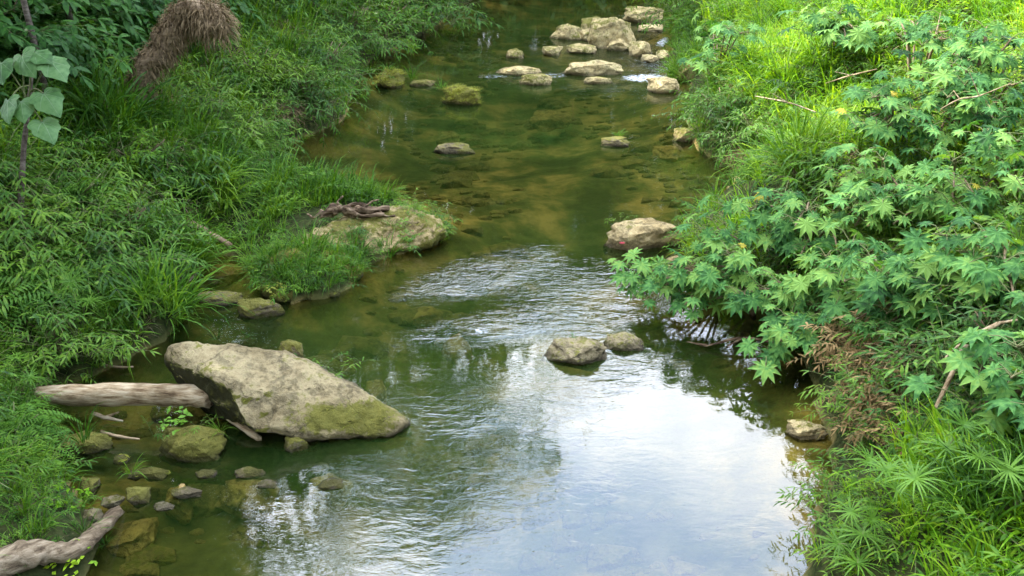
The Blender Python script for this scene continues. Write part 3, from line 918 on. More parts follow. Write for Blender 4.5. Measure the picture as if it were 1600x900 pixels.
log('fallen_log', 'thick pale barkless log lying across the dark water by the left bank', 'log',
    [at(62, 616, .30), at(130, 617, .32), at(220, 616, .34), at(300, 618, .36), at(328, 621, .34)], [.09, .125, .13, .13, .13, .115], 'driftwood', 18, 10, .10, 3)
log('forked_log', 'knotty grey log resting in the bottom left corner with its tip in water', 'log',
    [at(-60, 900, .60), at(0, 880, .58), at(60, 864, .50), at(105, 862, .40), at(140, 842, .24), at(182, 800, .02)], [.13, .145, .13, .085, .08, .075, .065], 'old_log', 16, 10, .22, 8)
log('split_board', 'short weathered board leaning on the bank behind the cove', 'driftwood', [at(296, 346, .55), at(330, 366, .38), at(360, 384, .20)], [.05, .05, .045], 'brown_wood', 8, 6, .3, 4)
log('driftwood_branch', 'dark gnarled driftwood lying on top of the long ledge', 'driftwood', [at(500, 338, .46), at(530, 326, .55), at(560, 330, .52), at(608, 326, .54)], [.03, .085, .07, .075, .03], 'dark_wood', 12, 9, .95, 6,
    branches=[([at(520, 333, .50), at(550, 320, .58), at(575, 322, .55)], (.05, .03)), ([at(545, 330, .52), at(570, 338, .48), at(600, 334, .50)], (.05, .025)), ([at(505, 330, .46), at(490, 340, .44), at(480, 334, .45)], (.035, .012)), ([at(560, 330, .55), at(580, 316, .62), at(592, 312, .6)], (.03, .01)), ([at(535, 328, .55), at(528, 316, .66), at(536, 306, .68)], (.03, .012)), ([at(590, 328, .53), at(604, 338, .46), at(622, 336, .44)], (.03, .01))])
log('broken_stick', 'broken pale stick against the lower left edge of the huge slab', 'stick', [at(352, 652, .12), at(380, 668, .10), at(406, 686, .04)], [.02, .04, .035], 'driftwood', 8, 5, .4, 9)
log('forked_twig', 'bleached forked twig in the dark water just below the log', 'stick', [at(144, 646, .05), at(165, 652, .05), at(192, 658, .03)], [.02, .03, .012], 'driftwood', 6, 5, .4, 10,
    branches=[([at(165, 652, .05), at(186, 644, .09)], (.02, .01))])
log('thin_stick', 'thin brown stick floating between the two mossy rocks', 'stick', [at(158, 674, .05), at(185, 682, .05), at(218, 686, .03)], [.018, .02, .01], 'brown_wood', 6, 5, .3, 11)
log('bleached_stick', 'thin bleached stick standing out of the cove water at the bank', 'stick', [at(294, 440, .02), at(308, 424, .12), at(323, 405, .26)], [.02, .018, .012], 'driftwood', 6, 5, .3, 12)
log('dark_stick', 'thin dark stick under the overhanging grass above the log', 'stick', [at(160, 570, .06), at(185, 574, .05), at(208, 573, .05)], [.015, .016, .01], 'brown_wood', 6, 5, .3, 13)
A = on_ground(455, 12)
log('dead_branch', 'thin dead branch lying across the far left bank', 'branch', [on_ground(452, 12) + Vector((0, 0, .5)), on_ground(495, 36) + Vector((0, 0, .5)), on_ground(542, 56) + Vector((0, 0, .45))], [.03, .035, .02], 'brown_wood', 6, 6, .3, 14,
    branches=[([on_ground(490, 34) + Vector((0, 0, .5)), on_ground(500, 14) + Vector((0, 0, .55))], (.03, .015))])


def lift(px, py, dz):
    """a point dz above the land, on the sight line through the picture point"""
    d = ray(px, py)
    t = np.arange(4.0, 60.0, .05)
    X, Y, Z = d[0] * t, d[1] * t, CAM_H + d[2] * t
    hh = np.maximum(height(X, Y), 0) + dz
    k = int(np.argmax(Z <= hh))
    return Vector((X[k], Y[k], float(Z[k])))


log('bare_branch', 'long pale bare forked branch leaning over the lower right bank', 'branch', [lift(1462, 636, .7), lift(1490, 580, .8), lift(1512, 535, .85), lift(1560, 505, .9)], [.014, .022, .028, .022], 'driftwood', 7, 6, .25, 15,
    branches=[([lift(1512, 535, .85), lift(1490, 545, .85), lift(1475, 562, .8)], (.022, .01)), ([lift(1560, 505, .9), lift(1590, 500, .9)], (.018, .01))])
for i, (pts, lab) in enumerate([
    ([(1105, 540, .05), (1160, 528, .15), (1215, 534, .12), (1262, 520, .3)], 'dark twiggy branch lying in the water under the castor leaves'),
    ([(1180, 150, 1.2), (1230, 160, 1.2), (1275, 175, 1.1)], 'pale bare branch over the sunny grass of the far right bank'),
    ([(1290, 130, 1.2), (1330, 118, 1.2), (1370, 108, 1.2)], 'short bleached branch high on the sunny right bank'),
    ([(1470, 170, 1.6), (1500, 155, 1.6), (1530, 150, 1.5), (1580, 130, 1.6)], 'thin dry branch between castor leaves near the top right')]):
    P = [at(a, b, c) if i == 0 else lift(a, b, c) for a, b, c in pts]
    br = []
    if i == 0:
        br = [([P[1], P[1] + Vector((-.25, -.25, .02))], (.02, .008)), ([P[2], P[2] + Vector((-.2, .1, .25))], (.02, .008)), ([P[2], P[2] + Vector((.05, -.4, -.02))], (.018, .006)), ([P[0], P[0] + Vector((-.25, .1, .0))], (.02, .006))]
    else:
        for w in range(2):
            q = P[1 + (w if len(P) > 3 else 0)]
            br.append(([q, q + Vector((rv(-.3, .3), rv(-.2, .2), rv(.05, .3)))], (.008, .004)))
    log('bare_branch' if i else 'sunken_branch', lab, 'branch', P, [.006, .013, .011, .006] if i else [.012, .022, .02, .014], 'driftwood' if i else 'dark_wood', 6, 6, .3, 20 + i, branches=br)

A = at(972, 381, .22)
mb = MB()
for k in range(7):
    a = k * .9
    mb.leaf((0, 0, 0), (math.cos(a), math.sin(a), .5), (0, 0, 1), .06, .04)
m_red = leaf_mat('red_scrap', [(.16, .012, .015), (.26, .02, .028)], .1)
tag(link('red_scrap', mb.mesh('red_scrap', m_red), loc=A), 'small crumpled red scrap caught on the broad brown boulder', 'scrap')

# ------------------------------------------------------------------ plant library (sources are not in the scene, they are scattered or copied)


def grass_tuft(n, l0, l1, w, droop, mat, spread=.10, name='grass_tuft', up=.9):
    mb = MB()
    for i in range(n):
        a = rv(0, 2 * PI); r = spread * math.sqrt(rv(0, 1))
        e = rv(.15, up)
        mb.blade((math.cos(a) * r, math.sin(a) * r, 0), (math.cos(a) * (1 - e * .8), math.sin(a) * (1 - e * .8), .4 + e), rv(l0, l1), w * rv(.7, 1.3), droop * rv(.6, 1.5), 4, tw=rv(-.8, .8))
    return mb.mesh(name, M[mat])


def lance(t): return math.sin(PI * min(1, .08 + t * .95)) ** .8


def spray_tuft(n, l0, l1, leafl, leafw, mat, name='leaf_spray', out=.7, skip=.3):
    mb = MB()
    for i in range(n):
        a = rv(0, 2 * PI)
        d = Vector((math.cos(a) * out, math.sin(a) * out, rv(.5, 1.2))).normalized()
        p = Vector((math.cos(a) * .05, math.sin(a) * .05, 0))
        L = rv(l0, l1); k = 9
        pts = [p.copy()]
        for j in range(k):
            d = (d + Vector((rv(-.06, .06), rv(-.06, .06), -.13))).normalized()
            p = p + d * L / k
            pts.append(p.copy())
            if j > 1:
                for sgn in (-1, 1):
                    if random.random() < skip: continue
                    sd = d.cross(Vector((0, 0, 1))).normalized() * sgn
                    ld = (d * rv(.2, 1.0) + sd * rv(.3, 1.0) + Vector((0, 0, rv(-.5, .4)))).normalized()
                    mb.blade(p, ld, leafl * rv(.5, 1.35), leafw * rv(.7, 1.2), rv(.3, 1.8), 3, mat=0, tw=rv(-.6, .6), prof=lance)
        mb.blade(p, d, leafl, leafw, .5, 3, prof=lance)
        mb.tube(pts[::3] if len(pts) > 5 else pts, [.006, .005, .004, .003][:len(pts[::3])], 3, mat=1, cap=False)
    return mb.mesh(name, [M[mat], M['stem']])


def fern_tuft(n, L, mat='fern', name='fern_frond'):
    mb = MB()
    for i in range(n):
        a = 2 * PI * i / n + rv(-.4, .4)
        d = Vector((math.cos(a) * .75, math.sin(a) * .75, rv(.5, 1.0))).normalized()
        p = Vector((0, 0, 0)); k = 12; ll = L * rv(.7, 1.15)
        for j in range(k):
            d = (d + Vector((0, 0, -.13))).normalized()
            p = p + d * ll / k
            if j > 1:
                t = j / k
                w = ll * .26 * math.sin(PI * (.12 + .83 * t))
                for sgn in (-1, 1):
                    sd = d.cross(Vector((0, 0, 1))).normalized() * sgn
                    mb.leaf(p, sd + d * .35 + Vector((0, 0, -.1)), (0, 0, 1), w, ll * .055)
    return mb.mesh(name, M[mat])


def broad_tuft(n, size, mat, h=.25, name='leaf_clump', spread=.2):
    mb = MB()
    for i in range(n):
        a = rv(0, 2 * PI); r = spread * math.sqrt(rv(0, 1))
        z = rv(.2, 1) * h
        b = rv(0, 2 * PI)
        mb.leaf((math.cos(a) * r, math.sin(a) * r, z), (math.cos(b), math.sin(b), rv(-.3, .35)), (rv(-.3, .3), rv(-.3, .3), 1), size * rv(.6, 1.3), size * rv(.45, .75))
    return mb.mesh(name, M[mat])


def umbrella_mesh(n, L, mat='grass', name='umbrella_leaves', w=.008):
    mb = MB()
    for i in range(n):
        a = 2 * PI * i / n + rv(-.12, .12)
        mb.blade((0, 0, 0), (math.cos(a), math.sin(a), rv(.15, .6)), L * rv(.75, 1.1), w * rv(.8, 1.2), rv(.5, 1.1), 4, prof=lambda t: (1 - t ** 3))
    return mb.mesh(name, M[mat])


def protos(fn, k):
    return [fn() for _ in range(k)]


LIB = {
    'grass': protos(lambda: grass_tuft(22, .45, .95, .012, 1.4, 'grass'), 4),
    'grass_b': protos(lambda: grass_tuft(22, .40, .85, .012, 1.3, 'grass_bright', name='bright_tuft'), 4),
    'fine': protos(lambda: grass_tuft(34, .22, .50, .008, 1.5, 'grass', .14, name='fine_tuft'), 3),
    'fine_b': protos(lambda: grass_tuft(34, .22, .48, .008, 1.4, 'grass_bright', .14, name='fine_bright_tuft'), 3),
    'spray': protos(lambda: spray_tuft(5, .5, .9, .17, .015, 'spray'), 4),
    'spray_y': protos(lambda: spray_tuft(5, .45, .8, .15, .014, 'grass', name='pale_spray'), 3),
    'fern': protos(lambda: fern_tuft(6, .55), 3),
    'broad': protos(lambda: broad_tuft(26, .095, 'broad'), 3),
    'broad_b': protos(lambda: broad_tuft(30, .06, 'grass_bright', .18, name='clover_clump'), 3),
    'whorl': protos(lambda: umbrella_mesh(15, .28, 'spray', 'leaf_whorl', .013), 3),
    'straw': protos(lambda: grass_tuft(30, .3, .7, .005, 1.9, 'straw', .12, name='straw_tuft', up=.6), 3),
    'brown_straw': protos(lambda: grass_tuft(36, .25, .6, .005, 2.4, 'brown_straw', .1, name='dry_tuft', up=.5), 3),
    'forest': protos(lambda: spray_tuft(6, .8, 1.4, .22, .04, 'dark_leaf', name='forest_spray', skip=.1), 3),
    'fine_y': protos(lambda: grass_tuft(34, .12, .32, .008, 1.6, 'moss_leaf', .12, name='yellow_tuft'), 2),
    'dead_spray': protos(lambda: spray_tuft(6, .35, .75, .17, .017, 'brown_leaf', name='dead_spray', skip=.25), 3),
    'dark_shade_spray': protos(lambda: spray_tuft(5, .45, .85, .16, .016, 'dark_leaf', name='dark_shade_spray'), 3),  # darker leaf colour standing in for shade under the castor plants
    'moss': protos(lambda: broad_tuft(40, .035, 'moss_leaf', .06, 'moss_clump', .12), 2),
}


def scatter(name, items, kind='stuff'):
    """items: list of (library key, x, y, z, yaw, tilt, lean direction, scale); one object, many instances"""
    keys = sorted({i[0] for i in items})
    coll = bpy.data.collections.new(name + '_sources')
    index, k = {}, 0
    for key in keys:
        index[key] = []
        for me in LIB[key]:
            o = bpy.data.objects.new('source%04d' % k, me)
            coll.objects.link(o)
            index[key].append(k); k += 1
    me = bpy.data.meshes.new(name)
    me.from_pydata([(i[1], i[2], i[3]) for i in items], [], [])
    ra = me.attributes.new('rot', 'FLOAT_VECTOR', 'POINT')
    sa = me.attributes.new('scl', 'FLOAT', 'POINT')
    ia = me.attributes.new('idx', 'INT', 'POINT')
    rot, scl, idx = [], [], []
    for key, x, y, z, yaw, tilt, ld, s in items:
        q = Matrix.Rotation(ld, 3, 'Z') @ Matrix.Rotation(tilt, 3, 'Y') @ Matrix.Rotation(yaw - ld, 3, 'Z')
        rot += list(q.to_euler()); scl.append(s); idx.append(random.choice(index[key]))
    ra.data.foreach_set('vector', rot); sa.data.foreach_set('value', scl); ia.data.foreach_set('value', idx)
    ng = bpy.data.node_groups.new(name + '_scatter', 'GeometryNodeTree')
    ng.interface.new_socket('Geometry', in_out='INPUT', socket_type='NodeSocketGeometry')
    ng.interface.new_socket('Geometry', in_out='OUTPUT', socket_type='NodeSocketGeometry')
    n, l = ng.nodes, ng.links
    gi, go = n.new('NodeGroupInput'), n.new('NodeGroupOutput')
    ci = n.new('GeometryNodeCollectionInfo'); ci.inputs['Collection'].default_value = coll
    ci.inputs['Separate Children'].default_value = True; ci.inputs['Reset Children'].default_value = True
    ip = n.new('GeometryNodeInstanceOnPoints'); ip.inputs['Pick Instance'].default_value = True

    def nat(nm, ty):
        q = n.new('GeometryNodeInputNamedAttribute'); q.data_type = ty; q.inputs['Name'].default_value = nm
        return q.outputs['Attribute']
    er = n.new('FunctionNodeEulerToRotation')
    l.new(nat('rot', 'FLOAT_VECTOR'), er.inputs[0])
    l.new(gi.outputs[0], ip.inputs['Points']); l.new(ci.outputs[0], ip.inputs['Instance'])
    l.new(er.outputs[0], ip.inputs['Rotation']); l.new(nat('scl', 'FLOAT'), ip.inputs['Scale'])
    l.new(nat('idx', 'INT'), ip.inputs['Instance Index'])
    l.new(ip.outputs[0], go.inputs[0])
    o = link(name, me)
    md = o.modifiers.new('scatter', 'NODES'); md.node_group = ng
    return tag(o, kind=kind)


# ------------------------------------------------------------------ ground cover on both banks
def field(n, x0, x1, y0, y1, dmin=-.02, dmax=99):
    x = rng.uniform(x0, x1, n); y = rng.uniform(y0, y1, n)
    d = sdist(x, y)
    k = (d > dmin) & (d < dmax)
    x, y, d = x[k], y[k], d[k]
    z = np.maximum(height(x, y), 0.0)
    px, py, dep = proj(x, y, z)
    k = (px > -220) & (px < 1820) & (py > -260) & (py < 1150)
    return x[k], y[k], z[k], d[k], px[k], py[k], dep[k]


def inside(px, py, boxes):
    return any(a <= px <= b and c <= py <= e for a, b, c, e in boxes)


cover = {'left': [], 'right': []}
x, y, z, d, px, py, dep = field(190000, -26, 22, 3, 58)
for i in range(len(x)):
    X, Y, Z, D, A, B, T = x[i], y[i], z[i], d[i], px[i], py[i], dep[i]
    left = X < .03 * Y
    # fewer, larger tufts far away
    keep = min(1, (11 / T) ** 1.3) * (1.0 if T < 11 else .85)
    if D > 5 and left: keep *= .9
    if random.random() > keep: continue
    sc = rv(.7, 1.25) * (.8 + .25 * min(T / 14, 2.0))
    r = random.random()
    patch = mn.noise(Vector((X * .55, Y * .4, 3.1)))
    patch2 = mn.noise(Vector((X * .8 + 9, Y * .6, 7.7)))
    if left:
        spit = 330 < A < 700 and 260 < B < 480
        if 455 < A < 705 and 322 < B < 395: continue          # the bare ledge
        if 290 < A < 460 and 335 < B < 405:
            if r < .25: continue
        if spit:
            key = 'grass' if r < .5 else 'broad' if r < .8 else 'spray_y'
            sc *= .78
        elif B < 110 and A < 360 and D > 3.5:
            key = 'forest' if r < .5 else 'broad' if r < .7 else 'spray'
        elif A < 330 and B > 480 and D < 1.0:
            key = 'grass' if r < .45 else 'spray' if r < .7 else 'broad' if r < .9 else 'straw'
            sc *= .75
        elif patch > .18:
            key = 'grass' if r < .6 else 'fine' if r < .85 else 'straw'
        elif patch < -.2:
            key = 'fern' if r < .12 else 'spray' if r < .55 else 'whorl' if r < .8 else 'broad' if r < .95 else 'straw'
        else:
            key = 'spray' if r < .17 else 'spray_y' if r < .30 else 'grass' if r < .52 else 'whorl' if r < .63 else 'broad' if r < .78 else 'forest' if r < .82 else 'fern' if r < .86 else 'fine' if r < .91 else 'straw' if r < .96 else 'brown_straw'
            if key == 'forest': sc *= .5
        if D < .7: sc *= .75
    else:
        if inside(A, B, [(1125, 1225, 290, 350), (935, 1080, 375, 420), (1055, 1110, 118, 160), (1215, 1310, 660, 740), (1045, 1092, 212, 240)]): continue
        if B > 560 and D < (.22 if B < 760 else .05): continue
        if B > 700 and A > 1250:
            key = 'grass_b' if r < .34 else 'broad_b' if r < .72 else 'fine_b' if r < .80 else 'spray_y' if r < .92 else 'whorl'
            sc *= .85
            if A < 1400: key = 'whorl' if r < .25 else 'spray' if r < .5 else key
        elif B > 500:
            key = 'dark_shade_spray' if r < .30 else 'dead_spray' if r < .52 else 'spray' if r < .66 else 'brown_straw' if r < .74 else 'whorl' if r < .84 else 'broad' if r < .93 else 'grass'
            if A > 1480 and key in ('dead_spray', 'brown_straw'): key = 'dark_shade_spray'  # shade at the far right put in as darker leaves
            sc *= .45 if key == 'forest' else .8
        elif B > 270 and A > 1200:
            key = 'spray' if r < .3 else 'broad' if r < .65 else 'straw' if r < .75 else 'grass'
        elif A > 1250 and B < 200 and r < .3:
            key = 'broad_b'; sc *= 1.5
        elif T > 15:
            key = 'fine_b' if r < .42 else 'straw' if r < .49 else 'grass_b' if r < .8 else 'spray_y' if r < .92 else 'grass'
            if D < .9: key = 'fine' if r < .6 else 'grass'
        else:
            key = 'grass_b' if r < .4 else 'broad_b' if r < .6 else 'spray_y' if r < .85 else 'straw'
        if D < .6: sc *= .7
    if left and A < 215 and B > 770:                             # keep the lower log clear
        if B > 905 - .55 * max(A, 0) and B < 1010 - .62 * max(A, 0): continue
        sc *= .7
    tilt = rv(0, .25)
    ld = rv(0, 2 * PI)
    if D < .9:                                                   # plants at the edge hang over the water
        e = .12
        gxx = float(sdist(np.array([X + e]), np.array([Y]))[0] - D); gyy = float(sdist(np.array([X]), np.array([Y + e]))[0] - D)
        ld = math.atan2(-gyy, -gxx); tilt = rv(.2, .8)
    cover['left' if left else 'right'].append((key, X, Y, Z - .03, rv(0, 6.28), tilt, ld, sc))

# stones on the river bed, one countless mass
LIB['bed_stone'] = [rock_mesh('bed_stone', (1, .8, .45), 90 + k, M['bed_rock'], .2, sub=2) for k in range(4)]
x = rng.uniform(-8, 9, 4200); y = rng.uniform(5, 40, 4200)
dd = sdist(x, y); k = dd < -.1
x, y, dd = x[k], y[k], dd[k]; hz = height(x, y)
items = []
for i in range(len(x)):
    if mn.noise(Vector((x[i] * .4, y[i] * .3, 1))) < -.05: continue
    s = rv(.05, .22) if random.random() < .85 else rv(.2, .48)
    if s * .45 > -hz[i] * .8: s = -hz[i] * 1.2
    items.append(('bed_stone', x[i], y[i], hz[i], rv(0, 6.28), rv(0, .3), rv(0, 6.28), s))
scatter('riverbed_stones', items)

# ------------------------------------------------------------------ castor plants
def castor_leaf(name, seed, mat='castor'):
    rr = random.Random(seed)
    v, f = [(0, 0, 0)], []
    nl = 9
    angs = [R(a) for a in np.linspace(-150, 150, nl)]
    lens = [.55, .72, .86, .96, 1.0, .96, .86, .72, .55]
    tips = []
    fall = rr.uniform(.10, .30)

    def put(r, a, lift_):
        z = lift_ - fall * r * r
        v.append((r * math.cos(a), r * math.sin(a), z)); return len(v) - 1
    sinus = []
    for i in range(nl + 1):
        if i == 0: a = angs[0] - .30; r = .30
        elif i == nl: a = angs[-1] + .30; r = .30
        else: a = (angs[i - 1] + angs[i]) / 2; r = .52 * min(lens[i - 1], lens[i])
        sinus.append(put(r, a, .03))
    for i in range(nl):
        L = lens[i] * rr.uniform(.92, 1.06); a = angs[i] + rr.uniform(-.05, .05)
        m = put(L * .55, a, -.02)
        wl_ = put(L * .66, a - .20, .025); wr = put(L * .66, a + .20, .025)
        tp = put(L, a, -.03 - rr.uniform(0, .06))
        s0, s1 = sinus[i], sinus[i + 1]
        f += [(0, s0, m), (0, m, s1), (s0, wl_, m), (m, wr, s1), (m, wl_, tp), (m, tp, wr)]
    me = bpy.data.meshes.new(name)
    me.from_pydata(v, [], f)
    me.materials.append(M[mat])
    me.update()
    return me


CASTOR = [castor_leaf('castor_leaf', 100 + k) for k in range(5)]
CASTOR_Y = castor_leaf('castor_leaf_yellow', 120, 'yellow')


def face_to(dirv, up):
    """rotation taking +X to dirv and +Z near up"""
    x = Vector(dirv).normalized(); z = Vector(up)
    y = z.cross(x)
    if y.length < 1e-4: y = Vector((0, 1, 0))
    y.normalize(); z = x.cross(y)
    return Matrix((x, y, z)).transposed().to_euler()


def castor_plant(base, tips, label, nleaf=7, leaf=.26, seed=0, group='castor plants on the right bank', yel=0.012):
    """stems rise from the base to the given tips; leaves stand round each tip"""
    rr = random.Random(seed)
    base = Vector(base)
    root = empty('castor_plant', base, label, 'plant', group)
    mb = MB()
    for t in tips:
        t = Vector(t) - base
        mid = t * .5 + Vector((0, 0, .22 * t.length)) + Vector((rr.uniform(-.1, .1), rr.uniform(-.1, .1), 0))
        P = smooth_path([Vector((0, 0, -.1)), mid, t], 5)
        mb.tube(P, np.linspace(.022, .010, len(P)), 6, mat=0)
        for k in range(nleaf):
            back = .75 * (k / nleaf) ** 1.2
            p = P[-1].lerp(P[len(P) // 2], back)
            a = k * 2.4 + rr.uniform(-.4, .4)
            el = rr.uniform(-.05, .65) - .3 * back
            s = leaf * rr.uniform(.5, 1.25) * (0.7 if k == 0 else 1)
            pd = Vector((math.cos(a), math.sin(a), el + .15)).normalized()
            pl = s * rr.uniform(.9, 2.0)
            q = p + pd * pl + Vector((0, 0, -.05 * pl))
            mb.tube([p, p + pd * pl * .5 + Vector((0, 0, .04)), q], [.006, .005, .004], 4, mat=1, cap=False)
            ld = Vector((pd.x, pd.y, rr.uniform(-.95, .0)))
            up = Vector((pd.x * rr.uniform(-.1, .5), pd.y * rr.uniform(-.1, .5) - .25, 1))
            me = CASTOR_Y if rr.random() < yel else rr.choice(CASTOR)
            o = link('leaf', me, root, q, face_to(ld, up), s * (.6 if me is CASTOR_Y else 1))
            if me is CASTOR_Y: o['label'] = 'yellowed leaf'
    link('stems', mb.mesh('castor_stems', [M['stem_red'], M['stem']]), root)
    return root


cas = [
    # base picture point, tips (px, py, height above land or water), label
    ((1130, 470), [(1015, 425, .6), (1040, 445, .55), (990, 430, .55), (1070, 476, .45)], 'low castor plant reaching farthest out over the water'),
    ((1180, 490), [(1095, 378, 1.1), (1120, 356, 1.3), (1140, 400, 1.1), (1090, 420, .9), (1165, 430, .9)], 'castor plant in front of the broad brown boulder'),
    ((1250, 520), [(1215, 440, 1.0), (1230, 500, .7), (1260, 550, .5), (1275, 480, .8)], 'castor plant drooping over the dark twigs at the bank foot'),
    ((1265, 380), [(1170, 330, 1.2), (1220, 305, 1.4), (1205, 372, 1.1), (1260, 330, 1.4), (1250, 400, 1.0)], 'castor plant with large leaves beside the smooth tan boulder'),
    ((1330, 470), [(1290, 400, 1.1), (1330, 380, 1.2), (1320, 440, .9), (1370, 425, 1.0), (1300, 460, .8)], 'castor plant in the middle of the right bank thicket'),
    ((1430, 500), [(1400, 440, .9), (1440, 420, 1.1), (1420, 480, .7), (1470, 455, .9), (1385, 490, .7)], 'castor plant just above the long bare branch'),
    ((1530, 460), [(1500, 395, 1.0), (1540, 370, 1.2), (1570, 410, 1.1), (1510, 440, .8), (1590, 470, .8)], 'castor plant at the right edge above the bare branch'),
    ((1380, 330), [(1340, 270, 1.2), (1380, 250, 1.4), (1360, 320, 1.0), (1410, 300, 1.1)], 'castor plant with grey green leaves beside the tall grass'),
    ((1480, 340), [(1450, 280, 1.1), (1490, 250, 1.3), (1520, 300, 1.0), (1470, 330, .9)], 'castor plant in a gap full of dry stalks'),
    ((1580, 320), [(1550, 250, 1.2), (1590, 220, 1.4), (1600, 300, 1.1)], 'castor plant cut by the right edge at mid height'),
    ((1400, 220), [(1360, 150, 1.3), (1400, 130, 1.5), (1380, 200, 1.1), (1430, 185, 1.2), (1340, 195, 1.1)], 'castor plant with bluish leaves in the sunny upper bank'),
    ((1500, 210), [(1470, 140, 1.3), (1510, 110, 1.5), (1540, 170, 1.2), (1490, 190, 1.0)], 'castor plant among yellow foliage near the top right'),
    ((1570, 120), [(1540, 50, 1.3), (1580, 60, 1.5), (1590, 130, 1.2), (1520, 80, 1.2)], 'castor plant in the top right corner'),
    ((1450, 90), [(1420, 30, 1.3), (1470, 20, 1.5), (1440, 70, 1.2), (1480, 60, 1.2)], 'castor plant with sunlit leaves at the upper edge'),
    ((1200, 110), [(1110, 40, 1.2), (1130, 66, 1.0), (1160, 52, 1.2), (1105, 90, .8)], 'bright young castor plant at the edge of the far right bank'),
    ((1300, 80), [(1270, 30, 1.4), (1310, 20, 1.5), (1340, 50, 1.3)], 'castor plant behind the bleached branch on the far right bank'),
    ((1560, 650), [(1540, 560, .9), (1590, 540, 1.0), (1580, 590, .8)], 'castor plant in the deep shade right of the bare branch'),
]
for i, (b, tips, lab) in enumerate(cas):
    B = on_ground(*b)
    T = [lift(*t) for t in tips]
    mc = sum(T, Vector()) / len(T)
    if (Vector((mc.x, mc.y)) - Vector((B.x, B.y))).length > 1.6:
        B = Vector((mc.x, mc.y, max(h1(mc.x, mc.y), 0)))
    dep_ = B.y * CT + (CAM_H - B.z) * ST
    extra = []
    for t in T:                                   # side shoots fill the plant out
        for _ in range(2):
            q = t + Vector((rv(-.45, .45), rv(-.4, .4), rv(-.45, .12)))
            q.z = max(q.z, max(h1(q.x, q.y), 0) + .3)
            extra.append(q)
    castor_plant(B, T + extra, lab, 8 if dep_ < 17 else 7, .20 if dep_ < 17 else .27, 300 + i)

# ------------------------------------------------------------------ umbrella sedges
UMB = [umbrella_mesh(24, .25, 'sedge', 'sedge_umbrella', .0065) for _ in range(3)]


def sedge(base, heads, label, seed, size=1.0, group='umbrella sedges on the banks', umb=UMB):
    rr = random.Random(seed)
    root = empty('umbrella_sedge', base, label, 'plant', group)
    for h in heads:
        t = Vector(h) - Vector(base)
        mb = MB()
        P = smooth_path([Vector((0, 0, -.05)), t * .5 + Vector((0, 0, .12)), t], 4)
        mb.tube(P, np.linspace(.007, .004, len(P)), 4, cap=False)
        link('stalk', mb.mesh('sedge_stalk', M['stem']), root)
        link('leaf_umbrella', rr.choice(umb), root, t, (rr.uniform(-.35, .35) - .2, rr.uniform(-.35, .35), rr.uniform(0, 6)), size * rr.uniform(.85, 1.15))
    return root


for i, (b, hs, lab) in enumerate([
    ((1545, 790), [(1530, 715, .9), (1545, 680, 1.0), (1575, 735, .8)], 'tall umbrella sedge with pale star leaves at the right edge'),
    ((1440, 830), [(1400, 765, .7), (1430, 748, .8), (1455, 790, .6)], 'umbrella sedge in the middle of the bright lower bank'),
    ((1370, 770), [(1358, 722, .6), (1385, 735, .6)], 'umbrella sedge just above the waterline below the yellow stone'),
    ((1345, 850), [(1330, 800, .5), (1362, 812, .5), (1348, 835, .4)], 'umbrella sedge at the waterline near the bottom'),
    ((1500, 700), [(1480, 700, .5), (1505, 665, .7)], 'umbrella sedge in shade under the bare branch'),
    ((1330, 900), [(1310, 850, .4), (1340, 880, .4)], 'lowest umbrella sedge at the bottom edge of the water'),
    ((60, 640), [(46, 590, .6), (25, 560, .7)], 'dark umbrella sedge above the end of the pale log'),
    ((130, 520), [(140, 470, .7), (110, 440, .8)], 'umbrella sedge in the middle of the left thicket'),
]):
    sedge(on_ground(*b), [lift(*h) for h in hs], lab, 500 + i, 1.0 if i < 6 else .9)

# ------------------------------------------------------------------ single clumps and shrubs
def shrub_proto(key, n, rad, hgt, name, stemmat='stem_red'):
    """a rounded bush put together from leafy sprays around a few stems"""
    src = LIB[key]
    vs, fs, ms, off = [], [], [], 0
    mats = []
    for k in range(n):
        me = random.choice(src)
        co = np.empty(len(me.vertices) * 3); me.vertices.foreach_get('co', co); co = co.reshape(-1, 3)
        a = rv(0, 2 * PI); r = rad * math.sqrt(rv(0, 1)); zz = hgt * (1 - (r / rad) ** 2) * rv(.25, 1)
        q = Matrix.Rotation(a, 3, 'Z') @ Matrix.Rotation(rv(.1, 1.0) * (r / rad), 3, 'Y') @ Matrix.Rotation(rv(0, 6), 3, 'Z')
        co = co @ np.array(q).T * rv(.7, 1.2) + np.array([math.cos(a) * r * .8, math.sin(a) * r * .8, zz])
        vs.append(co)
        fs += [tuple(v + off for v in p.vertices) for p in me.polygons]
        ms += [p.material_index for p in me.polygons]
        off += len(co)
        mats = list(me.materials)
    m2 = bpy.data.meshes.new(name)
    m2.from_pydata(np.concatenate(vs).tolist(), [], fs)
    for m in mats: m2.materials.append(m)
    if len(mats) > 1: m2.polygons.foreach_set('material_index', ms)
    m2.polygons.foreach_set('use_smooth', [True] * len(m2.polygons))
    m2.update()
    mb = MB()
    for k in range(6):
        a = rv(0, 6.28); r = rad * .6
        mb.tube(smooth_path([(0, 0, -.15), (math.cos(a) * r * .3, math.sin(a) * r * .3, hgt * .4), (math.cos(a) * r, math.sin(a) * r, hgt * .85)], 4), np.linspace(.022, .008, 9), 5)
    return m2, mb.mesh(name + '_stems', M[stemmat])


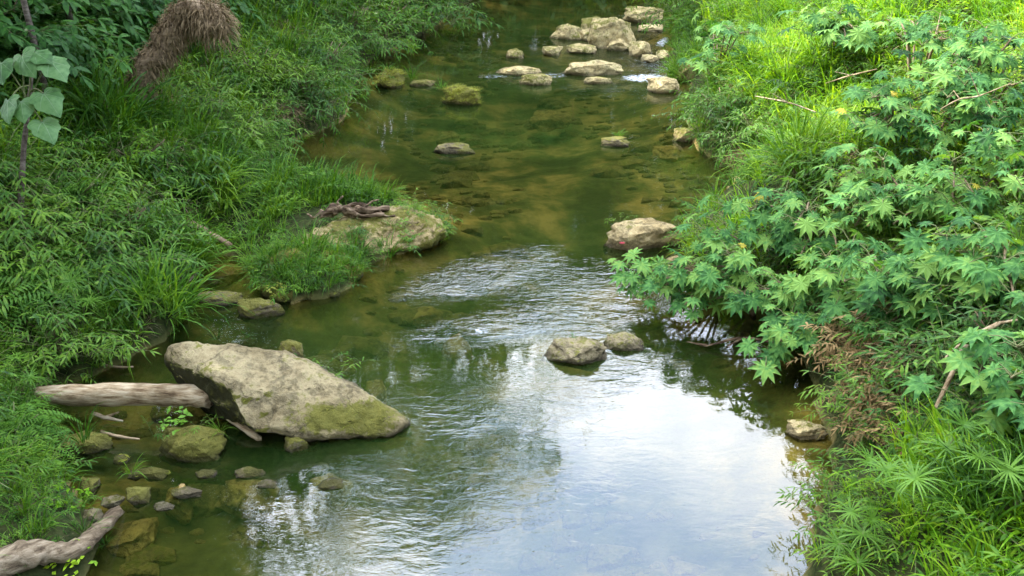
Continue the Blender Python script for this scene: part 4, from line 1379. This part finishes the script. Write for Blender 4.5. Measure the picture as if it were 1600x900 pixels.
SH = {'bamboo': shrub_proto('spray', 26, .75, .8, 'lance_foliage'),
      'grassy': shrub_proto('grass', 22, .55, .45, 'grass_foliage', 'stem'),
      'forest': shrub_proto('forest', 22, 1.0, 1.3, 'forest_foliage'),
      'fern': shrub_proto('fern', 12, .6, .5, 'fern_foliage', 'stem'),
      'fine': shrub_proto('spray_y', 26, .8, .7, 'pale_foliage'),
      'dead': shrub_proto('dead_spray', 16, .45, .45, 'dead_foliage', 'stem_red'),
      'dry': shrub_proto('brown_straw', 16, .4, .35, 'dry_foliage', 'stem')}


def shrub(kind, name, cat, px, py, s, label, group=None, dz=-.05, base=None, sz=None):
    B = base or on_ground(px, py)
    root = empty(name, (B.x, B.y, B.z + dz), label, cat, group, rv(0, 6.28))
    f, st = SH[kind]
    link('foliage', f, root, scl=(s, s, sz or s))
    link('stems', st, root, scl=(s, s, sz or s))
    return root


LB = 'bushes on the left bank'
for kind, name, cat, px, py, s, lab in [
    ('bamboo', 'leafy_bush', 'bush', 660, 45, 1.9, 'dark drooping bush at the farthest bend of the left bank'),
    ('fine', 'leafy_bush', 'bush', 600, 58, 1.7, 'light green bush before the farthest bend on the left'),
    ('bamboo', 'leafy_bush', 'bush', 545, 70, 1.5, 'bush at the waterline beside the dead branch'),
    ('fine', 'leafy_bush', 'bush', 505, 118, 1.3, 'rounded bush over the far pool below the dead branch'),
    ('bamboo', 'leafy_bush', 'bush', 480, 165, 1.1, 'bush hanging over the pool beside the brown dry clump'),
    ('fine', 'leafy_bush', 'bush', 400, 130, 1.2, 'pale green bush on the slope right of the straw covered stump'),
    ('bamboo', 'leafy_bush', 'bush', 340, 215, 1.0, 'bush halfway up the slope below the straw covered stump'),
    ('grassy', 'grass_clump', 'grass clump', 335, 300, 1.0, 'arching grass clump above the split board'),
    ('grassy', 'grass_clump', 'grass clump', 262, 420, 1.2, 'long grass clump hanging over the cove'),
    ('grassy', 'grass_clump', 'grass clump', 235, 500, 1.1, 'grass clump hanging over the dark water by the slab'),
    ('bamboo', 'leafy_bush', 'bush', 190, 400, 1.0, 'bush in the thick of the left bank beside the hanging grass'),
    ('fern', 'fern', 'fern', 120, 330, 1.2, 'fern under the sapling with huge leaves'),
    ('fern', 'fern', 'fern', 40, 470, 1.2, 'fern at the left edge of the thicket'),
    ('bamboo', 'leafy_bush', 'bush', 95, 560, .8, 'small bush over the buried end of the pale log'),
    ('fern', 'fern', 'fern', 25, 690, .8, 'bright fern at the left edge below the log'),
    ('fine', 'leafy_bush', 'bush', 220, 270, 1.0, 'pale bush below the patch of upright grass'),
    ('grassy', 'grass_clump', 'grass clump', 150, 215, 1.5, 'bright upright grass between the big leaved sapling and the stump'),
    ('forest', 'forest_shrub', 'shrub', 225, 60, 1.1, 'dark broad leaved shrub left of the straw covered stump'),
    ('forest', 'forest_shrub', 'shrub', 90, 60, 1.2, 'dark broad leaved shrub between the two thin trunks'),
    ('forest', 'forest_shrub', 'shrub', 420, 10, 1.1, 'dark broad leaved shrub at the upper edge behind the stump'),
    ('forest', 'forest_shrub', 'shrub', 10, 120, 1.1, 'dark broad leaved shrub at the upper left corner'),
    ('dry', 'dry_grass_clump', 'grass clump', 452, 190, 1.1, 'brown dead grass clump hanging over the far pool'),
    ('dry', 'dry_grass_clump', 'grass clump', 245, 165, .9, 'brown dead grass clump at the foot of the stump'),
]:
    shrub(kind, name, cat, px, py, s, lab, LB if cat in ('bush', 'fern') else None)
for kind, name, cat, px, py, s, lab in [
    ('fine', 'leafy_bush', 'bush', 1090, 25, 1.7, 'grey green bush where the right bank meets the farthest rocks'),
    ('grassy', 'grass_clump', 'grass clump', 1075, 120, 1.2, 'thin grass clump beside the squarish brown rock'),
    ('fine', 'leafy_bush', 'bush', 1130, 190, 1.1, 'fluffy bush over the right edge of the far pool'),
    ('fine', 'leafy_bush', 'bush', 1190, 225, 1.0, 'fluffy bush just up from the tan boulder'),
    ('grassy', 'grass_clump', 'grass clump', 1262, 262, 1.2, 'long bladed grass clump beside the grey green castor plant'),
    ('bamboo', 'leafy_bush', 'bush', 1362, 650, .6, 'narrow leaved bush above the flat yellow stone'),
    ('dead', 'dead_bush', 'bush', 1322, 555, .62, 'brown dead leaves above the flat yellow stone'),
    ('dead', 'dead_bush', 'bush', 1372, 600, .62, 'brown dead leaves hanging in the middle of the lower right bank'),
    ('dead', 'dead_bush', 'bush', 1400, 660, .62, 'yellowish dead leaves just above the umbrella sedges'),
    ('dead', 'dead_bush', 'bush', 1470, 560, .62, 'dead leaves caught around the long bare branch'),
    ('dry', 'dry_grass_clump', 'grass clump', 1290, 510, .9, 'brown dead stalks heaped under the castor plants'),
    ('dry', 'dry_grass_clump', 'grass clump', 1440, 580, .9, 'straw coloured dead leaves left of the bare branch'),
    ('dry', 'dry_grass_clump', 'grass clump', 1155, 262, .8, 'dead grass clump hanging above the tan boulder'),
    ('grassy', 'grass_clump', 'grass clump', 1575, 800, .8, 'tall grass clump in the lower right corner'),
    ('bamboo', 'leafy_bush', 'bush', 1575, 600, 1.0, 'dark narrow leaved bush at the right edge in shade'),
]:
    shrub(kind, name, cat, px, py, s, lab, 'plants on the right bank' if cat == 'bush' else None)

# tufts on rocks and on the spit
for px, py, zz, key, s, lab in [
    (606, 108, .45, 'fine', .9, 'grass growing on the mossy hummock nearest the far left bank'), (690, 138, .25, 'fine', .8, 'grass on the left side of the grassy hummock rock'),
    (645, 122, .15, 'grass', .8, 'grass tuft between the two far hummocks'), (578, 112, .1, 'grass', .7, 'grass tuft left of the mossy hummock'),
    (966, 212, .12, 'fine', .55, 'green tuft on the flat stone in the pool'),
    (240, 682, .2, 'spray', .35, 'small plant at the left end of the yellow mossy block'), (275, 668, .3, 'broad', .8, 'leafy sprig behind the yellow mossy block'),
    (310, 668, .25, 'spray', .3, 'small plant behind the right half of the mossy block'), (345, 675, .2, 'grass', .3, 'small tuft at the right end of the mossy block'),
    (500, 580, .1, 'spray', .55, 'leafy plant in the water behind the huge slab'), (530, 586, .06, 'spray', .5, 'low leafy plant at the right behind the huge slab'),
    (480, 428, .38, 'grass', .6, 'grass tuft on top of the mossy mound'), (440, 430, .3, 'fine', .8, 'fine grass on the left of the mossy mound'),
    (520, 420, .3, 'fine', .8, 'fine grass on the right of the mossy mound'), (470, 455, .2, 'fine', .7, 'fine grass at the front of the mossy mound'), (430, 452, .2, 'moss', 1.3, 'moss at the front left of the mound'),
    (600, 385, .2, 'fine', .7, 'grass on the front face of the long ledge'), (640, 378, .25, 'broad', .7, 'creeping plant on the right front of the long ledge'), (690, 362, .25, 'moss', 1.2, 'yellow moss at the tip of the long ledge'), (570, 392, .2, 'spray', .45, 'leafy tuft between ledge and mound'),
    (896, 528, .42, 'broad', .25, 'tiny sprig on the larger midstream rock'), (968, 348, .1, 'spray', .4, 'wispy plant left of the broad brown boulder'),
    (205, 738, .08, 'grass', .35, 'small grass tuft by the dark flat stone'), (130, 690, .3, 'grass', .6, 'grass blades arching over the mossy bank rock'),
    (340, 530, .1, 'grass', .35, 'short tuft in the water behind the slab top'), (385, 528, .05, 'grass', .25, 'tiny tuft in the shallow water behind the slab'),
    (100, 800, .3, 'broad_b', 1.3, 'leafy cushion plant beside the tip of the lower log'), (115, 890, .25, 'broad_b', 1.0, 'leafy plant below the lower log at the bottom edge'),
    (165, 850, .05, 'fine', .3, 'tiny grass at the waterline under the lower log')]:
    me = random.choice(LIB[key])
    o = link({'broad': 'leafy_plant', 'broad_b': 'leafy_plant', 'spray': 'leafy_plant', 'moss': 'moss_cushion'}.get(key, 'grass_tuft'), me, loc=at(px, py, zz), rot=(rv(-.15, .15), rv(-.15, .15), rv(0, 6)), scl=s)
    o_ = empty(o.name.split('.')[0], o.location, rz=0)
    o.name = 'leaves' if key in ('broad', 'broad_b', 'spray', 'moss') else 'blades'
    o.location = (0, 0, 0); o.parent = o_; o['kind'] = 'stuff'
    tag(o_, lab, 'moss' if key == 'moss' else 'grass' if key in ('grass', 'fine') else 'plant')

# ------------------------------------------------------------------ sapling with huge leaves, thin trees, straw covered stump
def felt_leaf(name, seed):
    rr = random.Random(seed)
    rim = [(0, .0), (-.16, .10), (-.22, .25), (-.16, .40), (0, .50), (.14, .53), (.24, .46), (.34, .47), (.46, .44), (.56, .34), (.70, .27), (.84, .16), (1.0, 0)]
    out = rim + [(x_, -y_) for x_, y_ in rim[-2:0:-1]]
    cx, nr = .28, 4
    warp = Vector((rr.uniform(0, 9), rr.uniform(0, 9), 0))

    def zf(x_, y_):
        r = math.hypot(x_, y_)
        a = math.atan2(y_, x_)
        return .05 * math.cos(a * 5) * r * 1.2 + .08 * mn.noise(Vector((x_ * 2, y_ * 2, 0)) + warp) - .30 * max(0, x_) ** 2 - .35 * y_ * y_ + .10 * abs(y_)
    v = [(cx, 0, zf(cx, 0))]
    n = len(out)
    for k in range(1, nr + 1):
        f_ = k / nr
        for x_, y_ in out:
            q = (cx + (x_ - cx) * f_, y_ * f_)
            j_ = 1 + (.04 * rr.uniform(-1, 1) if k == nr else 0)
            v.append((q[0] * j_, q[1] * j_, zf(*q)))
    f = [(0, 1 + i, 1 + (i + 1) % n) for i in range(n)]
    for k in range(nr - 1):
        a0 = 1 + k * n
        for i in range(n):
            f.append((a0 + i, a0 + n + i, a0 + n + (i + 1) % n, a0 + (i + 1) % n))
    mi = [0] * len(f)
    # pale veins fanning out from the stalk
    for tx, ty in [(.97, 0), (.5, .40), (.5, -.40), (.10, .48), (.10, -.48), (-.15, .30), (-.15, -.30)]:
        L = math.hypot(tx, ty); sx, sy = -ty / L, tx / L
        b = len(v)
        for k in range(7):
            t = k / 6; w = .012 * (1 - t * .8)
            for sg in (-1, 1):
                x_, y_ = tx * t + sx * w * sg, ty * t + sy * w * sg
                v.append((x_, y_, zf(x_, y_) + .012))
        for k in range(6):
            f.append((b + 2 * k, b + 2 * k + 2, b + 2 * k + 3, b + 2 * k + 1)); mi.append(1)
    me = bpy.data.meshes.new(name)
    me.from_pydata(v, [], f)
    me.materials.append(M['big_leaf']); me.materials.append(M['vein'])
    me.polygons.foreach_set('material_index', mi)
    me.polygons.foreach_set('use_smooth', [True] * len(f))
    me.update()
    return me


FELT = [felt_leaf('felt_leaf', k) for k in range(3)]
sb = on_ground(30, 345)
TOPD = 11.2                                      # distance of the sapling from the camera


def along(px, py, t):
    d = ray(px, py)
    return Vector((d[0] * t, d[1] * t, CAM_H + d[2] * t))


tt = (sb.y) / ray(30, 345)[1]
sap = empty('sapling', sb, 'sapling with a few huge grey green leaves at the left edge', 'sapling')
mb = MB()
P = smooth_path([Vector((0, 0, -.1)), along(36, 250, tt) - sb, along(44, 170, tt) - sb, along(50, 110, tt) - sb], 5)
mb.tube(P, np.linspace(.042, .022, len(P)), 8, wob=.2)
link('trunk', mb.mesh('sapling_trunk', M['bark']), sap)
for k, (lx, ly, tx, ty, w) in enumerate([(34, 86, 50, 124, 50), (78, 96, 116, 134, 50), (4, 100, -2, 132, 42), (68, 146, 100, 188, 52), (14, 158, 6, 190, 46), (34, 160, 36, 200, 40), (66, 190, 88, 226, 48), (56, 84, 92, 98, 40)]):
    p0 = along(lx, ly, tt - .25) - sb
    p1 = along(tx, ty, tt - .45) - sb
    s = w * tt / FPX * .9
    dv = p1 - p0
    o = link('leaf', FELT[k % 3], sap, p0, face_to(dv, Vector(((-.5, .5, -.3, .15, -.35, .1, .45, .3)[k], -.6, (.9, .45, .8, .9, .5, .3, .35, 1.0)[k]))), s)
    j = P[min(len(P) - 1, 9 + k % 5)]
    mb = MB(); mb.tube(smooth_path([j, (j + p0) / 2 + Vector((0, 0, .06)), p0], 4), [.010] * 9, 5, cap=False)
    link('leaf_stalk', mb.mesh('leaf_stalk', M['stem']), sap)

# straw covered stump
st0 = lift(212, 138, .55)
ts = st0.y / ray(212, 138)[1]
stump = empty('straw_covered_stump', st0, 'leaning stump buried under hanging brown dead vines on the left bank', 'stump')
P = smooth_path([Vector((-.25, .1, -.7)), along(226, 118, ts) - st0, along(258, 75, ts - .1) - st0, along(285, 34, ts - .2) - st0, along(318, 22, ts - .3) - st0, along(342, 48, ts - .4) - st0], 7)
mb = MB(); mb.tube(P, np.interp(np.linspace(0, 1, len(P)), [0, .5, .8, 1], [.19, .24, .29, .22]), 12, wob=.4, seed=4)
link('trunk', mb.mesh('stump_trunk', M['brown_wood']), stump)
mb = MB()
for k in range(3400):
    i = min(len(P) - 1, int(len(P) * rv(0, 1) ** .75))
    f = i / len(P)
    rad = np.interp(f, [0, .5, .8, 1], [.22, .27, .33, .27])
    a = rv(0, 2 * PI)
    o_ = Vector((math.cos(a), math.sin(a) * .8, math.sin(a) * .9)).normalized() if False else Vector((rv(-1, 1), rv(-1, 1), rv(-.6, 1))).normalized()
    mb.blade(P[i] + o_ * rad * rv(.85, 1.08), (o_ + Vector((rv(-.8, .8), rv(-.8, .8), rv(-.2, .3)))), rv(.12, .26) + (.08 * rv(0, 1) if f > .6 else 0), .010, rv(2.0, 4.5), 4, tw=rv(-1, 1))
tag(link('dead_vines', mb.mesh('dead_vines', M['brown_straw']), stump), kind='stuff')


# ------------------------------------------------------------------ trees
def tree_proto(seed, H, crown_r, crown_z0, leafn, leaf, mat, name, lobes=16, trunk_r=.22):
    rr = random.Random(seed); g = np.random.default_rng(seed)
    mb = MB()
    lean = Vector((rr.uniform(-.06, .06) * H, rr.uniform(-.06, .06) * H, 0))
    P = smooth_path([(0, 0, -.4), (lean.x * .3, lean.y * .3, H * .3), (lean.x * .7, lean.y * .7, H * .6), (lean.x, lean.y, H * .9)], 5)
    mb.tube(P, np.linspace(trunk_r, trunk_r * .2, len(P)), 9, wob=.25, seed=seed)
    cen = []
    for k in range(lobes):
        t = (k + .5) / lobes
        z_ = crown_z0 + (H - crown_z0) * (t ** .8)
        rr_ = crown_r * math.sin(PI * (.18 + .74 * t)) ** .7
        a = k * 2.4 + rr.uniform(-.4, .4)
        r = rr_ * rr.uniform(.35, .95)
        c_ = Vector((lean.x * t + math.cos(a) * r, lean.y * t + math.sin(a) * r, z_))
        cen.append((c_, crown_r * rr.uniform(.30, .52)))
        j = P[min(len(P) - 1, int(len(P) * min(.95, (z_ * .8) / H)))]
        mb.tube(smooth_path([j, j.lerp(c_, .5) + Vector((0, 0, .2)), c_], 3), np.linspace(trunk_r * .35, .02, 7), 5, cap=False)
    tm = mb.mesh(name + '_trunk', M['bark'])
    per = leafn // lobes
    V, F = [], []
    off = 0
    for c_, r in cen:
        u = g.normal(size=(per, 3)); u /= np.linalg.norm(u, axis=1)[:, None]
        rad = r * g.uniform(.35, 1.0, per) ** .5 * (1 + .25 * g.normal(size=per))
        p = np.array(c_) + u * rad[:, None] * np.array([1.15, 1.15, .75])
        d1 = g.normal(size=(per, 3)); d1[:, 2] *= .5; d1[:, 2] -= .3
        d1 /= np.linalg.norm(d1, axis=1)[:, None]
        nrm = u + g.normal(size=(per, 3)) * .6 + np.array([0, 0, .6])
        d2 = np.cross(nrm, d1); d2 /= np.linalg.norm(d2, axis=1)[:, None] + 1e-6
        L = leaf * g.uniform(.6, 1.3, per)[:, None]
        q = np.stack([p, p + d1 * L * .5 + d2 * L * .28, p + d1 * L, p + d1 * L * .5 - d2 * L * .28], 1).reshape(-1, 3)
        V.append(q)
        b = off + np.arange(per) * 4
        F.append(np.stack([b, b + 1, b + 2, b + 3], 1)); off += per * 4
    V = np.concatenate(V); F = np.concatenate(F)
    me = bpy.data.meshes.new(name + '_crown')
    me.from_pydata(V.tolist(), [], F.tolist())
    me.materials.append(M[mat]); me.update()
    return tm, me


TREES = [tree_proto(1, 18, 4.6, 4.5, 9000, .38, 'tree_leaf', 'tall_tree', 26), tree_proto(2, 15, 4.2, 3.0, 8000, .38, 'tree_leaf', 'round_tree', 22), tree_proto(3, 11, 3.4, 2.5, 6000, .34, 'tree_leaf', 'small_tree', 18, .16)]


def tree(k, x_, y_, H, label, group=None, name='tree'):
    base = [18, 15, 11][k]
    s = H / base
    root = empty(name, (x_, y_, h1(x_, y_) - .1), label, 'tree', group, rv(0, 6.28))
    link('trunk', TREES[k][0], root, scl=s)
    link('crown', TREES[k][1], root, scl=s)
    return root


OUT = 'trees outside the view, mirrored in the river or added to block sky'
for k, x_, y_, H in [
    (0, -11.5, 9, 19), (0, -12, 15, 20), (1, -10.5, 20.5, 18), (0, -13, 25, 15), (1, -16, 19, 18), (0, -17, 11, 20), (1, -11, 4, 16), (0, -15, 1, 18), (0, -18, 28, 13),
    (2, -10.5, 31, 10), (2, -8.5, 37, 11), (1, -7.5, 42.5, 27), (1, -11, 47, 24), (1, -2.5, 60, 25), (1, -8, 61, 25), (1, 3, 58, 22), (1, 8, 57, 21), (1, 13, 56, 20), (1, -14, 62, 22), (1, 0.5, 62, 23), (1, 5.5, 62, 23), (1, 10.5, 48, 13), (2, 11, 42, 9), (1, 15, 50, 15), (2, -9, 55.5, 10), (2, -5.5, 57, 10), (2, -2.5, 56.5, 9.5), (2, .5, 55, 9), (2, 3.5, 53.5, 9), (2, 6.5, 51, 9), (2, -12, 58, 10), (2, 9, 46, 8), (2, -4, 54.5, 9), (2, -1, 57.5, 11), (1, -3, 66, 18), (1, 1, 67, 18), (2, 18, 48, 12), (1, 22, 54, 14),
    (2, 20, 36, 10), (2, 21, 28, 9), (1, 26, 40, 13), (2, 19, 18, 8), (1, 25, 22, 11), (1, -22, 38, 17), (0, -24, 48, 19), (1, -9, -8, 15), (1, 11, -10, 12), (0, -20, -6, 18),
    (0, 0, -13, 18), (0, 6, -12, 17), (0, -5, -16, 19), (0, 15, -3, 17), (0, 17, 4, 16), (1, 19, 11, 13), (1, 13, -10, 16), (1, -14, 4.5, 18)]:  # trees behind and beside the camera, added to cut the sky light
    tree(k, x_, y_, H, 'tree out of view beyond the frame, mirrored in the river or added to block sky', OUT)
# thin trunks at the upper left
for px, py, rr_, lab in [(56, 92, .038, 'thin brown trunk behind the big leaved sapling'), (113, 60, .045, 'thin grey trunk beside the dark shrubs at the upper left')]:
    b = lift(px - 4, py, .25)
    b = along(px - 4, py, b.y / ray(px - 4, py)[1] * .93)
    root = empty('thin_tree', b, lab, 'tree', 'thin trunks at the upper left')
    mb = MB(); mb.tube(smooth_path([(.1, 0, -1.5), (.05, 0, 2.0), (-.05, .1, 5), (.1, 0, 7.5)], 5), np.linspace(rr_ * 1.4, .02, 16), 8, wob=.2)
    link('trunk', mb.mesh('thin_trunk', M['bark']), root)
    link('crown', TREES[2][1], root, (0, 0, 2.6), scl=.5)
def grow_on(obj, n, keys, s0, s1, side, ok=lambda p, nrm: nrm.z > .25):
    me = obj.data
    vs_ = [v for v in me.vertices if v.co.z + obj.location.z > .04]
    for _ in range(n):
        v = random.choice(vs_)
        p = obj.matrix_basis @ v.co
        if not ok(p, v.normal): continue
        ld = math.atan2(v.normal.y, v.normal.x)
        cover[side].append((random.choice(keys), p.x, p.y, p.z - .02, rv(0, 6.28), min(1.1, math.acos(max(-1, min(1, v.normal.z))) * .8), ld, rv(s0, s1)))


ob = bpy.data.objects
grow_on(ob['mossy_mound'], 330, ['grass', 'fine', 'fine_y', 'spray', 'broad', 'moss', 'moss'], .25, .52, 'left', lambda p, q: q.z > -.1)
grow_on(ob['rock_ledge'], 800, ['fine', 'spray', 'moss', 'broad', 'fine_y', 'moss'], .25, .55, 'left', lambda p, q: q.z < .8 and mn.noise(p * 1.6) > -.12)
grow_on(ob['boulder_slab'], 2600, ['moss'], .10, .22, 'left', lambda p, q: q.z > .2 and slab_moss(p, q) > .30 + .35 * mn.noise(p * 5) and mn.noise(p * 9) > 0)
for o in list(ob):
    lb = o.get('label', '')
    if o.type != 'MESH': continue
    if 'hummock rock' in lb: grow_on(o, 200, ['fine_y', 'moss', 'moss'], .35, .7, 'left', lambda p, q: q.z > 0)
    elif 'yellow mossy block' in lb or 'mossy rock at the left bank' in lb or 'in midstream' in lb: grow_on(o, 160, ['moss'], .10, .26, 'left', lambda p, q: q.z > .3 and mn.noise(p * 3) > .1)
scatter('undergrowth', cover['left'])
scatter('bank_grass', cover['right'])
print('cover', len(cover['left']), len(cover['right']))
# bushes that close the bend of the river just above the view
for k in range(14):
    px_, py_ = -7 + k * 1.5, 50.5 - .55 * k + (3.0 if k < 6 else 6.5 if k < 9 else 0)
    d_ = float(sdist(np.array([px_]), np.array([py_]))[0])
    while d_ < .8:
        py_ += .5; d_ = float(sdist(np.array([px_]), np.array([py_]))[0])
    shrub('forest', 'forest_shrub', 'shrub', 0, 0, rv(1.8, 2.6), 'dark shrub out of view at the upstream bend of the river', 'shrubs at the upstream bend', base=Vector((px_, py_, h1(px_, py_))))
